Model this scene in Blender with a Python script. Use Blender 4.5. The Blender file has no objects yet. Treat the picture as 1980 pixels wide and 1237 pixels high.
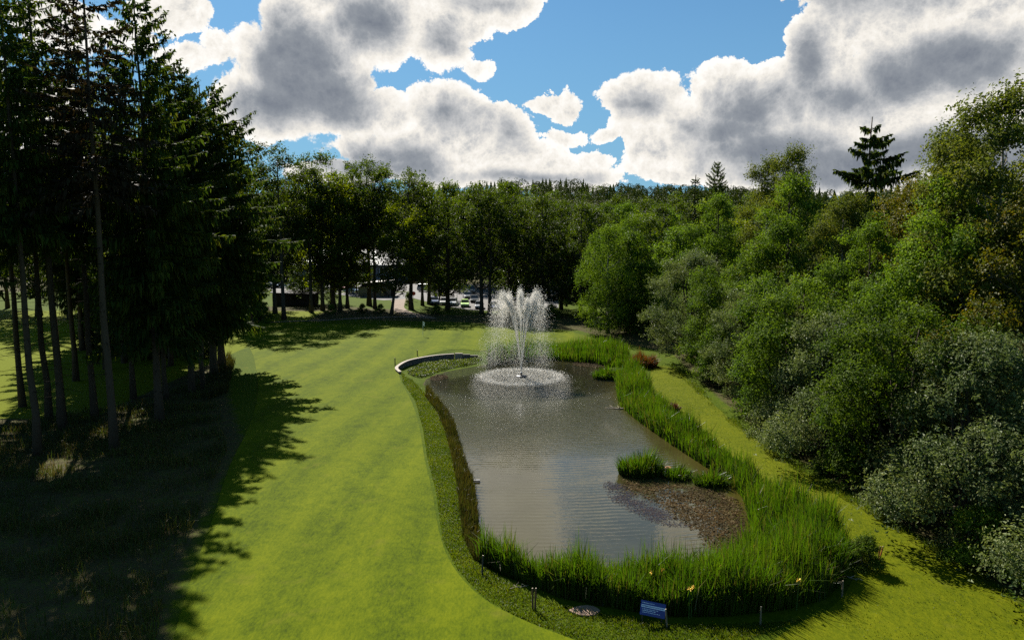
import bpy, math, random
import numpy as np
from mathutils import Vector, Matrix

S = bpy.context.scene
COL = S.collection
R = math.radians
H_CAM, PITCH, FPX = 16.0, R(7.2), 1414.0
SUN_AZ, SUN_EL = R(-24.0), R(42.0)      # azimuth measured from +Y towards +X

# ------------------------------------------------------------------ camera
cd = bpy.data.cameras.new("camera"); cam = bpy.data.objects.new("camera", cd); COL.objects.link(cam)
cam.location = (0, 0, H_CAM); cam.rotation_euler = (R(90) - PITCH, 0, 0)
cd.sensor_fit = 'HORIZONTAL'; cd.sensor_width = 36.0; cd.lens = 36.0 * FPX / 1980.0
cd.clip_start = 0.5; cd.clip_end = 9000
S.camera = cam
S.view_settings.view_transform = 'Standard'; S.view_settings.look = 'None'
S.view_settings.gamma = 1.0; S.view_settings.exposure = 1.3
S.render.film_transparent = False
cy = S.cycles
cy.max_bounces = 9; cy.diffuse_bounces = 3; cy.glossy_bounces = 3; cy.transmission_bounces = 5
cy.transparent_max_bounces = 8; cy.caustics_reflective = False; cy.caustics_refractive = False
cy.sample_clamp_indirect = 3.0; cy.sample_clamp_direct = 3.0
cy.use_denoising = False

# where a sight line of the survey photograph meets the land (used to take measurements)
def ray(px, py):
    xc = (px - 990.0) / FPX; yc = -(py - 618.5) / FPX
    return np.array([xc, math.cos(PITCH) + yc * math.sin(PITCH), -math.sin(PITCH) + yc * math.cos(PITCH)])
def P(px, py, z=0.0):
    d = ray(px, py); t = (z - H_CAM) / d[2]
    return (d[0] * t, d[1] * t)
def PY(px, py, Y):
    d = ray(px, py); t = Y / d[1]
    return (d[0] * t, Y, H_CAM + d[2] * t)
def poly(pts, z=0.0):
    return np.array([P(a, b, z) for a, b in pts])

# ------------------------------------------------------------------ object helpers
def tag(o, label=None, cat=None, group=None, kind=None):
    if label: o['label'] = label
    if cat: o['category'] = cat
    if group: o['group'] = group
    if kind: o['kind'] = kind
    return o
def empty(name, loc, rz=0.0, label=None, cat=None, group=None):
    o = bpy.data.objects.new(name, None); COL.objects.link(o)
    o.location = loc; o.rotation_euler = (0, 0, rz); o.empty_display_size = 0.3
    return tag(o, label, cat, group)
def link(name, me, mat=None, parent=None, loc=None):
    o = bpy.data.objects.new(name, me); COL.objects.link(o)
    if mat is not None and len(me.materials) == 0: me.materials.append(mat)
    if parent is not None: o.parent = parent
    if loc is not None: o.location = loc
    return o
def np_mesh(name, V, F, mat=None, smooth=False):
    """V: n x 3, F: m x k integer array (all faces with k corners)"""
    V = np.ascontiguousarray(V, dtype=np.float32); F = np.ascontiguousarray(F, dtype=np.int32)
    me = bpy.data.meshes.new(name); m, k = F.shape
    me.vertices.add(len(V)); me.vertices.foreach_set('co', V.ravel())
    me.loops.add(m * k); me.loops.foreach_set('vertex_index', F.ravel())
    me.polygons.add(m)
    me.polygons.foreach_set('loop_start', np.arange(0, m * k, k, dtype=np.int32))
    me.polygons.foreach_set('loop_total', np.full(m, k, dtype=np.int32))
    me.polygons.foreach_set('use_smooth', np.full(m, smooth, dtype=bool))
    me.update(calc_edges=True)
    if mat is not None: me.materials.append(mat)
    return me

class MB:
    """collects simple solids and builds them as one mesh object"""
    def __init__(s): s.v = []; s.f = []
    def add(s, vs, fs):
        n = len(s.v); s.v += [tuple(p) for p in vs]; s.f += [tuple(i + n for i in q) for q in fs]; return s
    def box(s, c, d, rz=0.0, M=None, taper=1.0):
        x, y, z = d[0] / 2, d[1] / 2, d[2] / 2
        vs = [Vector((sx * x * (taper if sz > 0 else 1), sy * y * (taper if sz > 0 else 1), sz * z)) for sz in (-1, 1) for sy in (-1, 1) for sx in (-1, 1)]
        m = Matrix.Translation(Vector(c)) @ (M if M is not None else Matrix.Rotation(rz, 4, 'Z'))
        return s.add([m @ v for v in vs], [(0, 2, 3, 1), (4, 5, 7, 6), (0, 1, 5, 4), (1, 3, 7, 5), (3, 2, 6, 7), (2, 0, 4, 6)])
    def tube(s, pts, rad, n=8, cap=True):
        pts = [Vector(p) for p in pts]
        if not hasattr(rad, '__len__'): rad = [rad] * len(pts)
        rings = []
        for i, p in enumerate(pts):
            t = (pts[min(i + 1, len(pts) - 1)] - pts[max(i - 1, 0)]).normalized()
            a = t.cross(Vector((0.3, 1, 0.1)) if abs(t.y) < 0.9 else Vector((1, 0, 0))).normalized(); b = t.cross(a)
            rings.append([p + (a * math.cos(2 * math.pi * k / n) + b * math.sin(2 * math.pi * k / n)) * rad[i] for k in range(n)])
        vs = [v for r in rings for v in r]
        fs = [(i * n + k, i * n + (k + 1) % n, (i + 1) * n + (k + 1) % n, (i + 1) * n + k) for i in range(len(pts) - 1) for k in range(n)]
        if cap: fs += [tuple(range(n))[::-1], tuple((len(pts) - 1) * n + k for k in range(n))]
        return s.add(vs, fs)
    def lathe(s, prof, n=24, c=(0, 0, 0)):
        vs = [(c[0] + r * math.cos(2 * math.pi * k / n), c[1] + r * math.sin(2 * math.pi * k / n), c[2] + z) for r, z in prof for k in range(n)]
        fs = [(i * n + k, i * n + (k + 1) % n, (i + 1) * n + (k + 1) % n, (i + 1) * n + k) for i in range(len(prof) - 1) for k in range(n)]
        fs += [tuple(range(n))[::-1], tuple((len(prof) - 1) * n + k for k in range(n))]
        return s.add(vs, fs)
    def prism(s, outline, z0, z1):
        n = len(outline)
        vs = [(x, y, z0) for x, y in outline] + [(x, y, z1) for x, y in outline]
        fs = [tuple(range(n))[::-1], tuple(range(n, 2 * n))] + [(i, (i + 1) % n, n + (i + 1) % n, n + i) for i in range(n)]
        return s.add(vs, fs)
    def mesh(s, name, mat, smooth=False, bevel=0.0):
        me = bpy.data.meshes.new(name); me.from_pydata(s.v, [], s.f); me.update()
        if bevel:
            import bmesh
            bm = bmesh.new(); bm.from_mesh(me)
            bmesh.ops.bevel(bm, geom=[e for e in bm.edges if len(e.link_faces) == 2 and e.calc_face_angle(0) > 0.5], offset=bevel, segments=2, affect='EDGES', profile=0.6)
            bm.to_mesh(me); bm.free()
        if smooth: me.polygons.foreach_set('use_smooth', [True] * len(me.polygons))
        if mat is not None: me.materials.append(mat)
        return me
    def build(s, name, mat, parent=None, loc=None, smooth=False, bevel=0.0):
        return link(name, s.mesh(name, mat, smooth, bevel), None, parent, loc)

def copy_tree(o, parent=None):
    c = o.copy(); COL.objects.link(c)
    if parent is not None: c.parent = parent
    for ch in list(o.children): copy_tree(ch, c)
    return c

# ------------------------------------------------------------------ node helpers
class NT:
    def __init__(s, tree): s.t = tree; s.n = tree.nodes; s.l = tree.links
    def node(s, typ, ins=None, **kw):
        n = s.n.new(typ)
        for k, v in kw.items(): setattr(n, k, v)
        for k, v in (ins or {}).items():
            sock = n.inputs[k]
            if isinstance(v, bpy.types.NodeSocket): s.l.new(v, sock)
            elif isinstance(v, bpy.types.Node): s.l.new(v.outputs[0], sock)
            else: sock.default_value = v
        return n
    def math(s, op, a, b=0.0, c=0.0, clamp=False):
        return s.node('ShaderNodeMath', {0: a, 1: b, 2: c}, operation=op, use_clamp=clamp).outputs[0]
    def vec(s, op, a, b=(0, 0, 0), c=(0, 0, 0)):
        n = s.node('ShaderNodeVectorMath', {0: a, 1: b}, operation=op)
        if op == 'MULTIPLY_ADD':
            if isinstance(c, bpy.types.NodeSocket): s.l.new(c, n.inputs[2])
            else: n.inputs[2].default_value = c
        return n.outputs['Value' if op in ('LENGTH', 'DOT_PRODUCT', 'DISTANCE') else 'Vector']
    def noise(s, v, scale, detail=4, rough=0.5, dist=0.0, lac=2.0):
        n = s.node('ShaderNodeTexNoise', {'Scale': scale, 'Detail': detail, 'Roughness': rough, 'Distortion': dist, 'Lacunarity': lac})
        if v is not None: s.l.new(v, n.inputs['Vector'])
        return n
    def ramp(s, f, stops, interp='LINEAR'):
        n = s.node('ShaderNodeValToRGB', {0: f}); cr = n.color_ramp; cr.interpolation = interp
        while len(cr.elements) < len(stops): cr.elements.new(0.5)
        for e, (p, c) in zip(cr.elements, stops):
            e.position = p; e.color = (*c, 1.0) if len(c) == 3 else c
        return n.outputs[0]
    def mix(s, f, a, b, mode='MIX'):
        n = s.node('ShaderNodeMix', data_type='RGBA', blend_type=mode)
        for k, v in ((0, f), (6, a), (7, b)):
            if isinstance(v, bpy.types.NodeSocket): s.l.new(v, n.inputs[k])
            else: n.inputs[k].default_value = (*v, 1.0) if k and len(v) == 3 else v
        return n.outputs[2]
    def maprange(s, v, a, b, c=0.0, d=1.0, smooth=False):
        return s.node('ShaderNodeMapRange', {0: v, 1: a, 2: b, 3: c, 4: d}, interpolation_type='SMOOTHSTEP' if smooth else 'LINEAR').outputs[0]

def new_mat(name):
    m = bpy.data.materials.new(name); m.use_nodes = True; m.node_tree.nodes.clear()
    t = NT(m.node_tree); out = t.node('ShaderNodeOutputMaterial')
    return m, t, out
def simple_mat(name, col, rough=0.6, metal=0.0, var=0.15, scale=6.0, bump=0.0, spec=0.5, coat=0.0):
    m, t, out = new_mat(name)
    co = t.node('ShaderNodeTexCoord').outputs['Object']
    n = t.noise(co, scale, 6, 0.6)
    c = t.mix(n.outputs[0], tuple(x * (1 - var) for x in col), tuple(min(1, x * (1 + var)) for x in col))
    b = t.node('ShaderNodeBsdfPrincipled', {'Base Color': c, 'Roughness': rough, 'Metallic': metal, 'Specular IOR Level': spec, 'Coat Weight': coat})
    if bump:
        bp = t.node('ShaderNodeBump', {'Strength': 1.0, 'Distance': bump, 'Height': n.outputs[0]})
        t.l.new(bp.outputs[0], b.inputs['Normal'])
    t.l.new(b.outputs[0], out.inputs[0])
    return m
# ------------------------------------------------------------------ sky, clouds and sun
W = bpy.data.worlds.new("World"); S.world = W; W.use_nodes = True
W.node_tree.nodes.clear()
wt = NT(W.node_tree)
SKY_STRENGTH = 0.055
sky = wt.node('ShaderNodeTexSky', sky_type='NISHITA', sun_disc=False, sun_elevation=SUN_EL, sun_rotation=SUN_AZ,
              altitude=200, air_density=1.0, dust_density=0.6, ozone_density=2.0)

def azel(px, py):
    d = ray(px, py); d = d / np.linalg.norm(d)
    return math.atan2(d[0], d[1]), math.asin(d[2])
# cumulus heaps: centre and half-axes given where they stand in the sky
HEAPS = [(330, 22, 95, 42), (250, 60, 60, 30), (425, 90, 45, 45), (480, 80, 45, 45), (360, 110, 60, 30),
 (585, 150, 140, 120), (560, 55, 65, 75), (520, 200, 120, 75), (640, 190, 85, 70), (630, 30, 60, 60),
 (720, 35, 120, 85), (850, 25, 120, 62), (960, 12, 70, 40), (1015, 5, 35, 30), (845, 95, 70, 42), (925, 132, 32, 18),
 (560, 240, 60, 20), (515, 268, 30, 18), (740, 215, 65, 42), (850, 195, 75, 45), (690, 278, 85, 28), (800, 285, 95, 42),
 (900, 260, 110, 55), (985, 250, 55, 52), (1000, 305, 125, 42), (1092, 208, 42, 34), (1050, 205, 36, 16),
 (1140, 315, 55, 30), (900, 335, 190, 34), (1140, 345, 75, 26), (1030, 350, 130, 24), (680, 330, 130, 30), (1085, 262, 60, 20),
 (1240, 185, 82, 46), (1235, 235, 50, 40), (1265, 290, 60, 40), (1170, 262, 30, 12),
 (1425, 195, 95, 75), (1490, 170, 60, 50), (1350, 255, 85, 62), (1590, 105, 75, 95), (1660, 40, 95, 75),
 (1660, 200, 190, 95), (1850, 80, 200, 140), (1320, 320, 120, 42), (1500, 300, 230, 85), (1800, 270, 280, 120), (2050, 200, 260, 200),
 (110, 40, 110, 60), (60, 250, 130, 90), (-150, 120, 160, 160),
 # above the frame of view (they show in the pond)
 (1365, -250, 62, 75), (1000, -110, 85, 120), (1010, -330, 105, 160), (1180, -100, 90, 40), (1150, -560, 240, 130), (820, -70, 130, 50), (560, -150, 150, 90), (1700, -130, 240, 130), (300, -200, 200, 110), (1500, -420, 200, 110), (620, -460, 170, 110)]
SHADES = [(575, 120, 105, 85), (610, 175, 110, 55), (530, 195, 90, 45), (718, 38, 75, 48), (850, 85, 45, 22), (985, 262, 32, 30), (700, 310, 110, 30), (860, 215, 50, 30),
 (790, 318, 60, 40), (1880, 115, 150, 55), (1760, 150, 110, 45), (1640, 190, 80, 35), (1460, 215, 85, 40), (1420, 250, 90, 30), (1600, 320, 220, 45), (1800, 300, 250, 50), (1560, 120, 35, 60),
 (1230, 205, 50, 22), (960, 5, 60, 14), (1500, 290, 150, 40), (1010, 345, 120, 14), (560, -150, 130, 70), (1700, -120, 240, 120), (1500, -420, 160, 80), (620, -460, 140, 80)]

def blob_field(t, v2, lst, grow=1.0):
    cur = None
    for px, py, rx, ry in lst:
        a0, e0 = azel(px, py)
        k = math.cos(math.atan((px - 990) / FPX)) ** 2          # angular size shrinks off axis
        ra = rx / FPX * k * grow; re = ry / FPX * math.sqrt(k) * grow
        ln = t.vec('LENGTH', t.vec('MULTIPLY_ADD', v2, (1 / ra, 1 / re, 0), (-a0 / ra, -e0 / re, 0)))
        sz = min(1.2, max(0.42, math.sqrt(ra * re) / 0.055))
        ln = t.math('MULTIPLY_ADD', ln, -sz, sz)
        cur = ln if cur is None else t.node('ShaderNodeMath', {0: cur, 1: ln, 2: 0.15}, operation='SMOOTH_MAX').outputs[0]
    return cur

def noise_group():
    g = bpy.data.node_groups.new('cloud_billows', 'ShaderNodeTree')
    g.interface.new_socket('Dir', in_out='INPUT', socket_type='NodeSocketVector')
    g.interface.new_socket('D', in_out='OUTPUT', socket_type='NodeSocketFloat')
    t = NT(g); i = t.node('NodeGroupInput'); o = t.node('NodeGroupOutput')
    n1 = t.noise(i.outputs[0], 11.0, 9, 0.54).outputs[0]
    vo = t.node('ShaderNodeTexVoronoi', {'Vector': i.outputs[0], 'Scale': 17.0, 'Detail': 4.0, 'Roughness': 0.68, 'Lacunarity': 2.4}, feature='F1', normalize=True).outputs['Distance']
    D = t.math('MULTIPLY', t.math('SUBTRACT', n1, 0.5), 1.35)
    D = t.math('MULTIPLY_ADD', t.math('SUBTRACT', 0.42, vo), 2.0, D)
    t.l.new(D, o.inputs[0])
    return g
NG = noise_group()
dirv = wt.node('ShaderNodeTexCoord').outputs['Generated']
dn = wt.vec('NORMALIZE', dirv)
wn = wt.noise(dn, 10.0, 2, 0.5)
dw = wt.vec('MULTIPLY_ADD', wt.vec('SUBTRACT', wn.outputs['Color'], (0.5, 0.5, 0.5)), (0.032, 0.032, 0.032), dn)
sx = wt.node('ShaderNodeSeparateXYZ', {0: dw})
v2 = wt.node('ShaderNodeCombineXYZ', {0: wt.math('ARCTAN2', sx.outputs[0], sx.outputs[1]), 1: wt.math('ARCSINE', sx.outputs[2]), 2: 0.0}).outputs[0]
base = wt.math('MINIMUM', blob_field(wt, v2, HEAPS), 0.6)
def billow(v):
    n = wt.node('ShaderNodeGroup', {}, node_tree=NG); wt.l.new(v, n.inputs[0]); return n.outputs[0]
sunv = Vector((math.sin(SUN_AZ) * math.cos(SUN_EL), math.cos(SUN_AZ) * math.cos(SUN_EL), math.sin(SUN_EL)))
n0 = billow(dw); n1 = billow(wt.vec('ADD', dw, (sunv.x * 0.020, 0.0, sunv.z * 0.020)))
D0 = wt.math('ADD', wt.math('MULTIPLY_ADD', wt.math('MINIMUM', base, 0.5), 1.75, -0.27), n0)
soft = wt.maprange(wt.noise(dn, 6.0, 3, 0.6).outputs[0], 0.45, 0.70, 0.06, 0.26)
alpha = wt.maprange(D0, -0.02, soft, smooth=True)
thin = wt.math('POWER', 2.718, wt.math('MULTIPLY', wt.math('MAXIMUM', D0, 0.0), -2.4))
relief = wt.math('SUBTRACT', n0, n1)
big = wt.noise(dw, 7.0, 4, 0.55).outputs[0]
sf = wt.math('ADD', blob_field(wt, v2, SHADES), wt.math('MULTIPLY', wt.math('SUBTRACT', big, 0.5), 0.9))
sf = wt.math('MULTIPLY_ADD', n0, 0.75, sf)
shade = wt.maprange(sf, -0.25, 0.85, smooth=True)
br = wt.math('MULTIPLY_ADD', thin, 0.36, 0.70)
rl = wt.math('MULTIPLY', relief, wt.math('MULTIPLY_ADD', shade, -0.40, 0.85))
br = wt.math('ADD', rl, br)
br = wt.math('MULTIPLY_ADD', shade, -0.62, br)
ccol = wt.ramp(br, [(0.0, (0.19, 0.215, 0.26)), (0.25, (0.30, 0.325, 0.36)), (0.5, (0.57, 0.575, 0.58)), (0.75, (0.90, 0.86, 0.79)), (1.0, (1.06, 1.03, 0.98))])
CL = 0.41 / SKY_STRENGTH
ccol = wt.vec('MULTIPLY', ccol, (CL, CL, CL))
bsky = wt.vec('MULTIPLY', sky.outputs[0], (0.26, 0.49, 0.67))
up = wt.node('ShaderNodeSeparateXYZ', {0: dn}).outputs[2]
bsky = wt.mix(wt.maprange(up, 0.0, 0.30, 0.85, 0.30), bsky, (0.095 / SKY_STRENGTH, 0.195 / SKY_STRENGTH, 0.28 / SKY_STRENGTH))
both = wt.mix(alpha, bsky, ccol)
bg = wt.node('ShaderNodeBackground', {'Color': both, 'Strength': SKY_STRENGTH})
wo = wt.node('ShaderNodeOutputWorld'); wt.l.new(bg.outputs[0], wo.inputs[0])
W.cycles.sampling_method = 'MANUAL'; W.cycles.sample_map_resolution = 512

sl = bpy.data.lights.new("sun", 'SUN'); sun = bpy.data.objects.new("sun", sl); COL.objects.link(sun)
sl.energy = 5.0; sl.angle = R(0.53); sl.color = (1.0, 0.95, 0.86)
sun.rotation_euler = (-sunv).to_track_quat('-Z', 'Y').to_euler(); sun.location = sunv * 200
# ------------------------------------------------------------------ the lie of the land
ZW = -0.45                                              # water level
POND = poly([(817, 740), (842, 762), (868, 792), (884, 832), (899, 882), (915, 932), (922, 992), (930, 1052), (960, 1092), (1020, 1118), (1100, 1132),
             (1190, 1140), (1300, 1142), (1400, 1135), (1490, 1110), (1530, 1070), (1520, 1020), (1490, 970), (1440, 925), (1385, 880), (1335, 842),
             (1275, 800), (1215, 765), (1205, 735), (1185, 712), (1150, 700), (1080, 694), (1010, 697), (955, 704), (925, 708), (878, 716), (842, 725)], ZW)
def chaikin(p, n=2):
    for _ in range(n):
        q = np.roll(p, -1, 0); p = np.stack([p * .75 + q * .25, p * .25 + q * .75], 1).reshape(-1, 2)
    return p
POND = chaikin(POND)
def inside(pts, pl):
    x, y = pts[:, 0], pts[:, 1]; c = np.zeros(len(pts), bool); j = len(pl) - 1
    for i in range(len(pl)):
        xi, yi = pl[i]; xj, yj = pl[j]
        if yi != yj: c ^= ((yi > y) != (yj > y)) & (x < (xj - xi) * (y - yi) / (yj - yi) + xi)
        j = i
    return c
def edge_dist(pts, pl, closed=True):
    d = np.full(len(pts), 1e9); n = len(pl)
    for i in range(n if closed else n - 1):
        a = pl[i]; b = pl[(i + 1) % n]; ab = b - a; L = (ab ** 2).sum()
        t = np.clip(((pts - a) @ ab) / max(L, 1e-9), 0, 1)[:, None]
        d = np.minimum(d, np.sqrt(((pts - a - t * ab) ** 2).sum(1)))
    return d
def sdist(pts, pl):
    d = edge_dist(pts, pl); return np.where(inside(pts, pl), -d, d)
def vnoise(x, y, s, seed=0):
    """smooth value noise"""
    x = x / s + seed * 17.3; y = y / s + seed * 9.1
    xi = np.floor(x).astype(int); yi = np.floor(y).astype(int); fx = x - xi; fy = y - yi
    fx = fx * fx * (3 - 2 * fx); fy = fy * fy * (3 - 2 * fy)
    def h(a, b):
        n = (a * 374761393 + b * 668265263 + seed * 1442695) & 0x7fffffff
        n = ((n ^ (n >> 13)) * 1274126177) & 0x7fffffff
        return ((n ^ (n >> 16)) & 0xffff) / 65535.0
    return (h(xi, yi) * (1 - fx) + h(xi + 1, yi) * fx) * (1 - fy) + (h(xi, yi + 1) * (1 - fx) + h(xi + 1, yi + 1) * fx) * fy
def sstep(a, b, v):
    t = np.clip((v - a) / (b - a), 0, 1); return t * t * (3 - 2 * t)
def height(x, y):
    x = np.atleast_1d(np.asarray(x, float)); y = np.atleast_1d(np.asarray(y, float))
    sh = x.shape; x = x.ravel(); y = y.ravel()
    z = (vnoise(x, y, 14, 1) - .5) * .35 + (vnoise(x, y, 5, 2) - .5) * .10
    far = np.clip((y - 215) / 500, 0, 1.0)
    z = z + far ** 1.25 * 40 + sstep(220, 400, y) * (vnoise(x, y, 130, 3) - .5) * 14 - sstep(740, 1300, y) * 45
    near = (y < 110) & (np.abs(x) < 40)
    d = np.full(len(x), 50.0)
    if near.any(): d[near] = sdist(np.stack([x[near], y[near]], 1), POND)
    z = np.where(d < 6, z * sstep(0.5, 6, d), z)
    z = z + np.where(d < 1.6, (ZW - 0.02) * (1 - sstep(0.0, 1.6, d)), 0)
    z = np.where(d < 0, ZW - 0.02 - 0.9 * sstep(0, 3, -d), z)
    return z.reshape(sh)
COVE = poly([(783, 731), (772, 716), (769, 710), (772, 706.5), (788, 697.5), (808, 692.5), (836, 687.5), (860, 685), (880, 684), (930, 690), (930, 704), (880, 715), (842, 724), (817, 739)])
_height0 = height
def height(x, y):
    z = np.atleast_1d(_height0(x, y)); x = np.broadcast_to(np.asarray(x, float), z.shape); y = np.broadcast_to(np.asarray(y, float), z.shape)
    c = COVE.mean(0); m = (np.hypot(x - c[0], y - c[1]) < 14)
    if m.any():
        q = np.stack([x[m], y[m]], 1); ins = np.clip(-sdist(q, COVE) / .5, 0, 1); zz = z[m]; z = z.copy(); z[m] = np.minimum(zz, zz * (1 - ins) - .40 * ins)
    return z
def hz(x, y): return float(height(x, y)[0])

# lie of the cover types
FAIRWAY = chaikin(poly([(770, 704), (772, 735), (797, 775), (813, 830), (820, 885), (836, 950), (850, 1045), (880, 1108), (932, 1162), (1005, 1202), (1110, 1245), (1330, 1330), (1900, 1750),
                        (100, 1750), (310, 1330), (335, 1237), (372, 1110), (412, 1000), (440, 905), (478, 835), (500, 770), (497, 715), (485, 672), (462, 648), (470, 628), (560, 622), (720, 628), (900, 630), (1080, 636),
                        (1150, 655), (1180, 668), (1100, 672), (1000, 676), (930, 682), (890, 676), (830, 686)]))
FOREST = poly([(-900, 1330), (335, 1330), (330, 1180), (395, 1000), (470, 850), (440, 760), (430, 690), (440, 640), (300, 640), (180, 690), (60, 740), (-200, 850)])
LITTER_SHADE = np.array([(23.4, 26), (22.4, 31), (21.1, 40), (19.9, 52), (19.6, 64), (19.9, 78), (20.5, 92), (14, 105), (8, 118), (4, 128), (30, 135), (120, 140), (120, 20)])  # leaf litter; its dark edge also stands in for shade under the crowns
BACKWOOD = poly([(450, 620), (460, 596), (620, 590), (760, 598), (820, 605), (900, 608), (960, 606), (1100, 610), (1110, 640), (900, 622), (700, 617), (560, 618)])

def axis(lo, hi, step, far_lo, far_hi, g=1.13):
    c = list(np.arange(lo, hi + 1e-6, step)); s = step; a = hi
    while a < far_hi: s *= g; a += s; c.append(a)
    s = step; a = lo; pre = []
    while a > far_lo: s *= g; a -= s; pre.append(a)
    return np.array(pre[::-1] + c)
gx = axis(-60, 45, 0.4, -2600, 2600); gy = axis(20, 125, 0.4, -400, 3600)
GX, GY = np.meshgrid(gx, gy)
GZ = height(GX, GY)
nx, ny = len(gx), len(gy)
idx = np.arange(nx * ny).reshape(ny, nx)
GF = np.stack([idx[:-1, :-1], idx[:-1, 1:], idx[1:, 1:], idx[1:, :-1]], -1).reshape(-1, 4)
GV = np.stack([GX.ravel(), GY.ravel(), GZ.ravel()], 1)

def grass_mat(name, c_dark, c_mid, c_light, stripes=0.0, floor=False, fine=1.0, bump=0.03):
    m, t, out = new_mat(name)
    co = t.node('ShaderNodeTexCoord').outputs['Object']
    a = t.noise(co, 0.22, 5, 0.6).outputs[0]; b = t.noise(co, 1.6, 6, 0.65).outputs[0]
    st = t.vec('MULTIPLY', co, (1.0, 0.35, 1.0))
    c = t.noise(st, 7.5 * fine, 5, 0.78).outputs[0]
    f = t.math('MULTIPLY_ADD', a, 0.36, t.math('MULTIPLY_ADD', b, 0.45, t.math('MULTIPLY_ADD', c, 1.15, -0.26)))
    if stripes:
        sxz = t.node('ShaderNodeSeparateXYZ', {0: co})
        xx = t.math('ADD', sxz.outputs[0], t.math('MULTIPLY', t.math('SINE', t.math('MULTIPLY', sxz.outputs[1], 0.045)), 3.2))
        w = t.math('SINE', t.math('MULTIPLY_ADD', t.noise(co, 0.35, 3, 0.5).outputs[0], 1.6, t.math('MULTIPLY', xx, 1.35)))
        f = t.math('MULTIPLY_ADD', w, stripes, f)
        lines = t.noise(t.vec('MULTIPLY', t.node('ShaderNodeCombineXYZ', {0: xx, 1: sxz.outputs[1], 2: 0.0}).outputs[0], (2.6, 0.07, 1.0)), 1.0, 4, 0.6).outputs[0]
        f = t.math('MULTIPLY_ADD', t.math('SUBTRACT', lines, 0.5), 0.30, f)
        patch = t.noise(t.vec('MULTIPLY', co, (1.0, 0.6, 1.0)), 0.9, 6, 0.7).outputs[0]
        f = t.math('MULTIPLY_ADD', t.math('SUBTRACT', patch, 0.5), 0.62, f)
    grain = t.noise(co, 34.0 * fine, 2, 0.8).outputs[0]
    f = t.math('MULTIPLY_ADD', t.math('SUBTRACT', grain, 0.5), 0.55, f)
    col = t.ramp(f, [(0.38, c_dark), (0.68, c_mid), (1.0, c_light)])
    # straw-coloured thin places
    dry = t.maprange(t.noise(co, 0.55, 5, 0.62).outputs[0], 0.56, 0.78, smooth=True)
    col = t.mix(t.math('MULTIPLY', dry, 0.55), col, (0.098, 0.096, 0.010))
    if floor:
        at = t.node('ShaderNodeAttribute', attribute_name='floor').outputs['Fac']
        n2 = t.noise(co, 0.9, 7, 0.65).outputs[0]; n3 = t.noise(co, 7.0, 4, 0.7).outputs[0]
        fl = t.ramp(t.math('MULTIPLY_ADD', n3, 0.5, t.math('MULTIPLY', n2, 0.5)), [(0.3, (0.022, 0.018, 0.008)), (0.5, (0.050, 0.042, 0.018)), (0.6, (0.050, 0.062, 0.010)), (0.78, (0.12, 0.095, 0.045))])
        k = t.maprange(t.math('MULTIPLY_ADD', t.math('SUBTRACT', n2, 0.5), 0.9, at), 0.35, 0.65, smooth=True)
        col = t.mix(k, col, fl)
        fw = t.node('ShaderNodeAttribute', attribute_name='fargreen').outputs['Fac']
        col = t.mix(fw, col, (0.088, 0.106, 0.0012))
    bp = t.node('ShaderNodeBump', {'Strength': 1.0, 'Distance': bump, 'Height': t.math('MULTIPLY_ADD', c, 1.0, t.math('MULTIPLY', b, 0.8))})
    bs = t.node('ShaderNodeBsdfPrincipled', {'Base Color': col, 'Roughness': 0.85, 'Specular IOR Level': 0.03})
    t.l.new(bp.outputs[0], bs.inputs['Normal'])
    t.l.new(bs.outputs[0], out.inputs[0])
    return m
M_ROUGH = grass_mat('rough_grass', (0.014, 0.028, 0.001), (0.036, 0.058, 0.0015), (0.068, 0.086, 0.003), floor=True, bump=0.06)
M_FAIR = grass_mat('mown_grass', (0.023, 0.038, 0.001), (0.056, 0.077, 0.0006), (0.092, 0.108, 0.0015), stripes=0.085, bump=0.015, fine=1.3)

me = np_mesh('ground', GV, GF, M_ROUGH, smooth=True)
p2 = GV[:, :2]
fl = np.zeros(len(p2))
near = (np.abs(p2[:, 0]) < 160) & (p2[:, 1] > 0) & (p2[:, 1] < 190)
q = p2[near]
v = np.clip(.5 - sdist(q, FOREST) / 3.0, 0, 1)
v = np.maximum(v, np.clip(.5 - sdist(q, LITTER_SHADE) / 1.6, 0, 1))
v = np.maximum(v, np.clip(.45 - sdist(q, BACKWOOD) / 2.5, 0, .75))
dpond = sdist(q, POND)
v = np.maximum(v, (dpond < 0.15) * 1.0)
fl[near] = v
fl[p2[:, 1] > 185] = 0.9
at = me.attributes.new('floor', 'FLOAT', 'POINT'); at.data.foreach_set('value', fl.astype(np.float32))
fg = np.where((p2[:, 0] < -36) & (p2[:, 0] > -120) & (p2[:, 1] > 60) & (p2[:, 1] < 140), 1.0, 0.0)
at = me.attributes.new('fargreen', 'FLOAT', 'POINT'); at.data.foreach_set('value', fg.astype(np.float32))
ground = tag(link('ground', me), kind='structure')

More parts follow.
